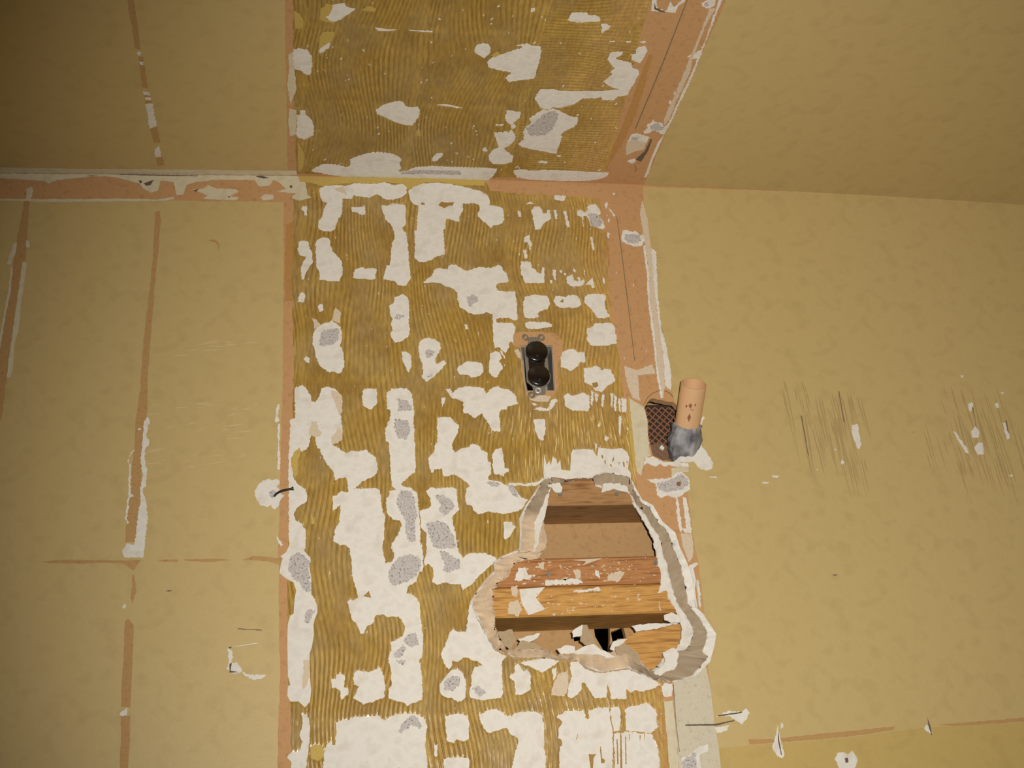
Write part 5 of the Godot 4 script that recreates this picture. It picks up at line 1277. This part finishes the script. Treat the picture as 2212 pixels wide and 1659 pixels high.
func build_outlet() -> void:
	var t := Node3D.new()
	named(t, "electrical_outlet", self)
	t.position = at_wall(false, 325.0, -347.0, 0.0)
	tag(t, "dark brown two socket outlet on a steel strap in a recessed metal box", "outlet")
	var o := t.position
	# steel box: four sides and a back
	var q := poly_of(BOX_HOLE)
	var st := start()
	var mid := Vector2.ZERO
	for v in q: mid += v / 4.0
	for i in 4:
		var a := q[i]
		var b := q[(i + 1) % 4]
		var ai := a + (mid - a).normalized() * 2.0
		var bi := b + (mid - b).normalized() * 2.0
		var inward := at_wall(false, mid.x, mid.y, 0) - at_wall(false, (a.x + b.x) / 2, (a.y + b.y) / 2, 0)
		quad(st, at_wall(false, ai.x, ai.y, -0.002) - o, at_wall(false, bi.x, bi.y, -0.002) - o, at_wall(false, bi.x, bi.y, -0.05) - o, at_wall(false, ai.x, ai.y, -0.05) - o, inward)
		quad(st, at_wall(false, a.x, a.y, -0.002) - o, at_wall(false, b.x, b.y, -0.002) - o, at_wall(false, bi.x, bi.y, -0.002) - o, at_wall(false, ai.x, ai.y, -0.002) - o, Vector3(0, 0, 1))
		quad(st, at_wall(false, a.x, a.y, -0.002) - o, at_wall(false, b.x, b.y, -0.002) - o, at_wall(false, b.x, b.y, -0.052) - o, at_wall(false, a.x, a.y, -0.052) - o, -inward)
	quad(st, at_wall(false, q[0].x, q[0].y, -0.05) - o, at_wall(false, q[1].x, q[1].y, -0.05) - o, at_wall(false, q[2].x, q[2].y, -0.05) - o, at_wall(false, q[3].x, q[3].y, -0.05) - o, Vector3(0, 0, 1))
	mesh_node("steel_box", done(st), mats["steel"], t)
	# strap with its two end tabs
	var sp := start()
	flat_slab(sp, false, PackedVector2Array([Vector2(279, -337), Vector2(277, -340), Vector2(277, -352), Vector2(279, -355), Vector2(290, -356), Vector2(295, -364), Vector2(352, -364), Vector2(360, -357), Vector2(371, -356), Vector2(373, -352), Vector2(373, -341), Vector2(370, -338), Vector2(360, -337), Vector2(352, -329), Vector2(295, -329), Vector2(289, -336)]), 0.0012, 0.0028, o)
	var strap := mesh_node("mounting_strap", done(sp), mats["dull_steel"], t)
	for e in [[278.0, -332.5], [277.6, -357.3], [373.5, -334.5]]:
		mesh_node("plaster_ear", ring(at_wall(false, e[0], e[1], 0.0026) - o, 0.0040, 0.0016, Basis(Vector3(1, 0, 0), 0.25)), mats["dull_steel"], strap)
	# dark body between the sockets
	var bd := start()
	flat_slab(bd, false, PackedVector2Array([Vector2(296, -336), Vector2(296, -359), Vector2(318, -359.5), Vector2(322, -358), Vector2(328, -358), Vector2(332, -359.5), Vector2(353, -359), Vector2(353, -336), Vector2(332, -334), Vector2(318, -334)]), -0.028, 0.0042, o)
	mesh_node("socket_body", done(bd), mats["bakelite"], t)
	for s in [303.0, 343.0]:
		var face := mesh_node("socket_face", disc_prism(at_wall(false, s, -347.5, 0.0) - o, 0.0172, 0.002, 0.0085, 40, 0.0022, 0.97), mats["bakelite"], t)
		for sl in [[-4.0, -353.5, 1.3, 8.0], [-4.0, -341.5, 1.3, 6.5]]:
			var c := at_wall(false, s + sl[0], sl[1], 0.0) - o
			mesh_node("slot", box(c + Vector3(-0.0005 * sl[3], -0.0005 * sl[2], 0.0078), c + Vector3(0.0005 * sl[3], 0.0005 * sl[2], 0.0091)), mats["slot_black"], face)
		var g := at_wall(false, s + 8.0, -347.5, 0.0) - o
		mesh_node("earth_hole", disc_prism(g, 0.0026, 0.0075, 0.0092, 16, 0.0004), mats["slot_black"], face)
	mesh_node("centre_screw", disc_prism(at_wall(false, 323.0, -347.0, 0.0) - o, 0.0028, 0.003, 0.0066, 16, 0.0012), mats["bakelite"], t)
	mesh_node("strap_screw", disc_prism(at_wall(false, 283.5, -346.5, 0.0) - o, 0.0024, 0.002, 0.0048, 16, 0.001), mats["dull_steel"], t)
	mesh_node("strap_screw", ring(at_wall(false, 366.5, -345.0, 0.0042) - o, 0.0036, 0.0016, Basis.IDENTITY), mats["bright_screw"], t)
	for e in [[308.0, -329.0], [342.0, -329.5], [311.0, -364.0], [341.0, -364.0]]:
		var c := at_wall(false, e[0], e[1], -0.008) - o
		var d := Vector3(0, 1, 0) if e[1] > -340 else Vector3(0, -1, 0)
		mesh_node("terminal_screw", tube([c - d * 0.004, c + d * 0.002], [0.0036, 0.0034], 14), mats["steel"], t)
	# bent bright edge of the strap beside the lower socket
	var hoop := []
	var rr := []
	for k in 9:
		var a := lerpf(-0.9, 0.75, k / 8.0)
		hoop.append(at_wall(false, 343.0 + sin(a) * 17.0, -347.5 - cos(a) * 17.0, 0.0045) - o)
		rr.append(0.0009)
	mesh_node("strap_edge", tube(hoop, rr, 8), mats["bright_screw"], strap)

# ---------------------------------------------------------------- drain stub
func build_pipe() -> void:
	var t := Node3D.new()
	named(t, "drain_pipe", self)
	var base := at_wall(false, 446.0, -563.0, 0.0)
	t.position = base
	tag(t, "short open copper drain pipe with grey lead collar jutting from a ragged hole", "pipe")
	var tip := at_wall(false, 386.5, -562.5, 0.072) - base
	var foot := at_wall(false, 447.0, -562.5, -0.004) - base
	var outer := []
	var inner := []
	var ro := []
	var ri := []
	for k in 9:
		outer.append(foot.lerp(tip, k / 8.0)); ro.append(0.0187)
		inner.append(foot.lerp(tip, k / 8.0)); ri.append(0.0174)
	var wall_ := mesh_node("copper_tube", tube(outer, ro, 48, 0.0, false), mats["copper"], t)
	mesh_node("tube_inside", tube(inner, ri, 48, 0.0, false), mats["copper"], t)
	# the cut end
	var d := (tip - foot).normalized()
	var u := (Vector3.UP - d * d.y).normalized()
	var w := d.cross(u)
	var st := start()
	for k in 48:
		var a := TAU * k / 48
		var b := TAU * (k + 1) / 48
		var da := u * cos(a) + w * sin(a)
		var db := u * cos(b) + w * sin(b)
		quad(st, tip + da * 0.0187, tip + db * 0.0187, tip + db * 0.0174, tip + da * 0.0174, d)
	mesh_node("cut_end", done(st), mats["copper"], t)
	# flux burns on the copper
	var fl := start()
	var toward := Vector3(-0.55, 0.1, 0.83)
	var v0 := (toward - d * toward.dot(d)).normalized()
	var v1 := d.cross(v0)
	for f in [[0.70, -0.55, 0.10, 0.030], [0.72, -0.25, 0.16, 0.045], [0.66, -0.12, 0.22, 0.018], [0.74, 0.12, 0.07, 0.03], [0.52, -0.20, 0.14, 0.075]]:
		var q := []
		for e in [[-1, 0], [0, 1], [1, 0.2], [0.3, -1]]:
			var ang: float = f[1] + e[0] * f[2]
			var along: float = f[0] + e[1] * f[3]
			q.append(foot.lerp(tip, along) + (v0 * cos(ang) + v1 * sin(ang)) * 0.0189)
		quad(fl, q[0], q[1], q[2], q[3], v0)
	mesh_node("burn_marks", done(fl), mats["rust"], wall_)
	# lead collar wiped over the joint, running back into the wall
	var path := [at_wall(false, 455.0, -566.0, -0.033) - base, at_wall(false, 454.0, -565.5, -0.026) - base, at_wall(false, 452.5, -565.0, -0.018) - base, at_wall(false, 450.0, -563.5, -0.009) - base, foot.lerp(tip, 0.06), foot.lerp(tip, 0.16), foot.lerp(tip, 0.26), foot.lerp(tip, 0.33)]
	mesh_node("lead_collar", tube(path, [0.021, 0.022, 0.0235, 0.0245, 0.0240, 0.0225, 0.0212, 0.0189], 48, 0.006, true, 8), mats["lead"], t)

	# expanded metal lath in the opening
	var lath := Node3D.new()
	named(lath, "metal_lath", self)
	lath.position = at_wall(false, 425.0, -540.0, -0.040)
	tag(lath, "rusty diamond mesh lath inside the opening beside the drain pipe", "mesh")
	var ls := start()
	var cell_y := 11.0
	var cell_s := 5.6
	for r in 17:
		for c in 8:
			for sg in [-1.0, 1.0]:
				var a := Vector2(375.0 + r * cell_s, -590.0 + c * cell_y + (cell_y * 0.5 if r % 2 else 0.0))
				var b := a + Vector2(cell_s, sg * cell_y * 0.5)
				var pa := at_wall(false, a.x, a.y, -0.040) - lath.position
				var pb := at_wall(false, b.x, b.y, -0.040) - lath.position
				var across := (pb - pa).cross(Vector3(0, 0, 1)).normalized() * 0.0009
				var tilt := Vector3(0, 0, 0.0004 * sg)
				quad(ls, pa - across, pb - across, pb + across + tilt, pa + across + tilt, Vector3(0, 0, 1))
				quad(ls, pa - across - tilt * 0.3, pb - across - tilt * 0.3, pb + across + tilt * 0.7, pa + across + tilt * 0.7, Vector3(0, 0, -1))
	var shade_sheet := start()
	flat_slab(shade_sheet, false, PackedVector2Array([Vector2(365, -500), Vector2(490, -500), Vector2(490, -610), Vector2(365, -610)]), -0.066, -0.054, lath.position)
	mesh_node("shade_backing", done(shade_sheet), mats["shade_backing"], lath)  # added dark sheet, so the gaps between strands look shaded
	var mud := start()
	flat_slab(mud, false, ragged(PackedVector2Array([Vector2(436, -515), Vector2(432, -535), Vector2(440, -552), Vector2(438, -575), Vector2(485, -575), Vector2(485, -515)]), 4.0, 1.5, 12), -0.054, -0.043, lath.position)
	mesh_node("mortar", done(mud), mats["old_mortar"], lath)
	mesh_node("mesh_strands", done(ls), mats["rust"], lath)
	tag(lath.get_node("mesh_strands"), "", "", "", "stuff")
	# loose white chip on the lath
	var ch := start()
	flat_slab(ch, false, PackedVector2Array([Vector2(441, -535), Vector2(446, -539), Vector2(450, -536), Vector2(446, -531)]), -0.034, -0.030)
	tag(mesh_node("plaster_chip", done(ch), mats["torn"], self), "tiny white diamond plaster chip caught on the rusty mesh", "chip")

# ---------------------------------------------------------------- bent nail
func build_nail() -> void:
	var t := Node3D.new()
	named(t, "bent_nail", self)
	var o := at_wall(false, 525.0, 38.0, 0.0)
	t.position = o
	tag(t, "bent dark nail sticking out of a round white patch", "nail")
	var path := [at_wall(false, 525.0, 38.5, -0.012) - o, at_wall(false, 525.5, 38.0, 0.0) - o, at_wall(false, 524.0, 35.0, 0.006) - o, at_wall(false, 522.5, 30.5, 0.010) - o, at_wall(false, 521.5, 26.0, 0.012) - o, at_wall(false, 520.0, 13.5, 0.015) - o]
	mesh_node("shank", tube(path, [0.0017, 0.0017, 0.0017, 0.0017, 0.0017, 0.0016], 12), mats["black_iron"], t)
	var e: Vector3 = path[5]
	var d: Vector3 = (path[5] - path[4]).normalized()
	mesh_node("head", tube([e, e + d * 0.0016], [0.0027, 0.0026], 16), mats["black_iron"], t)
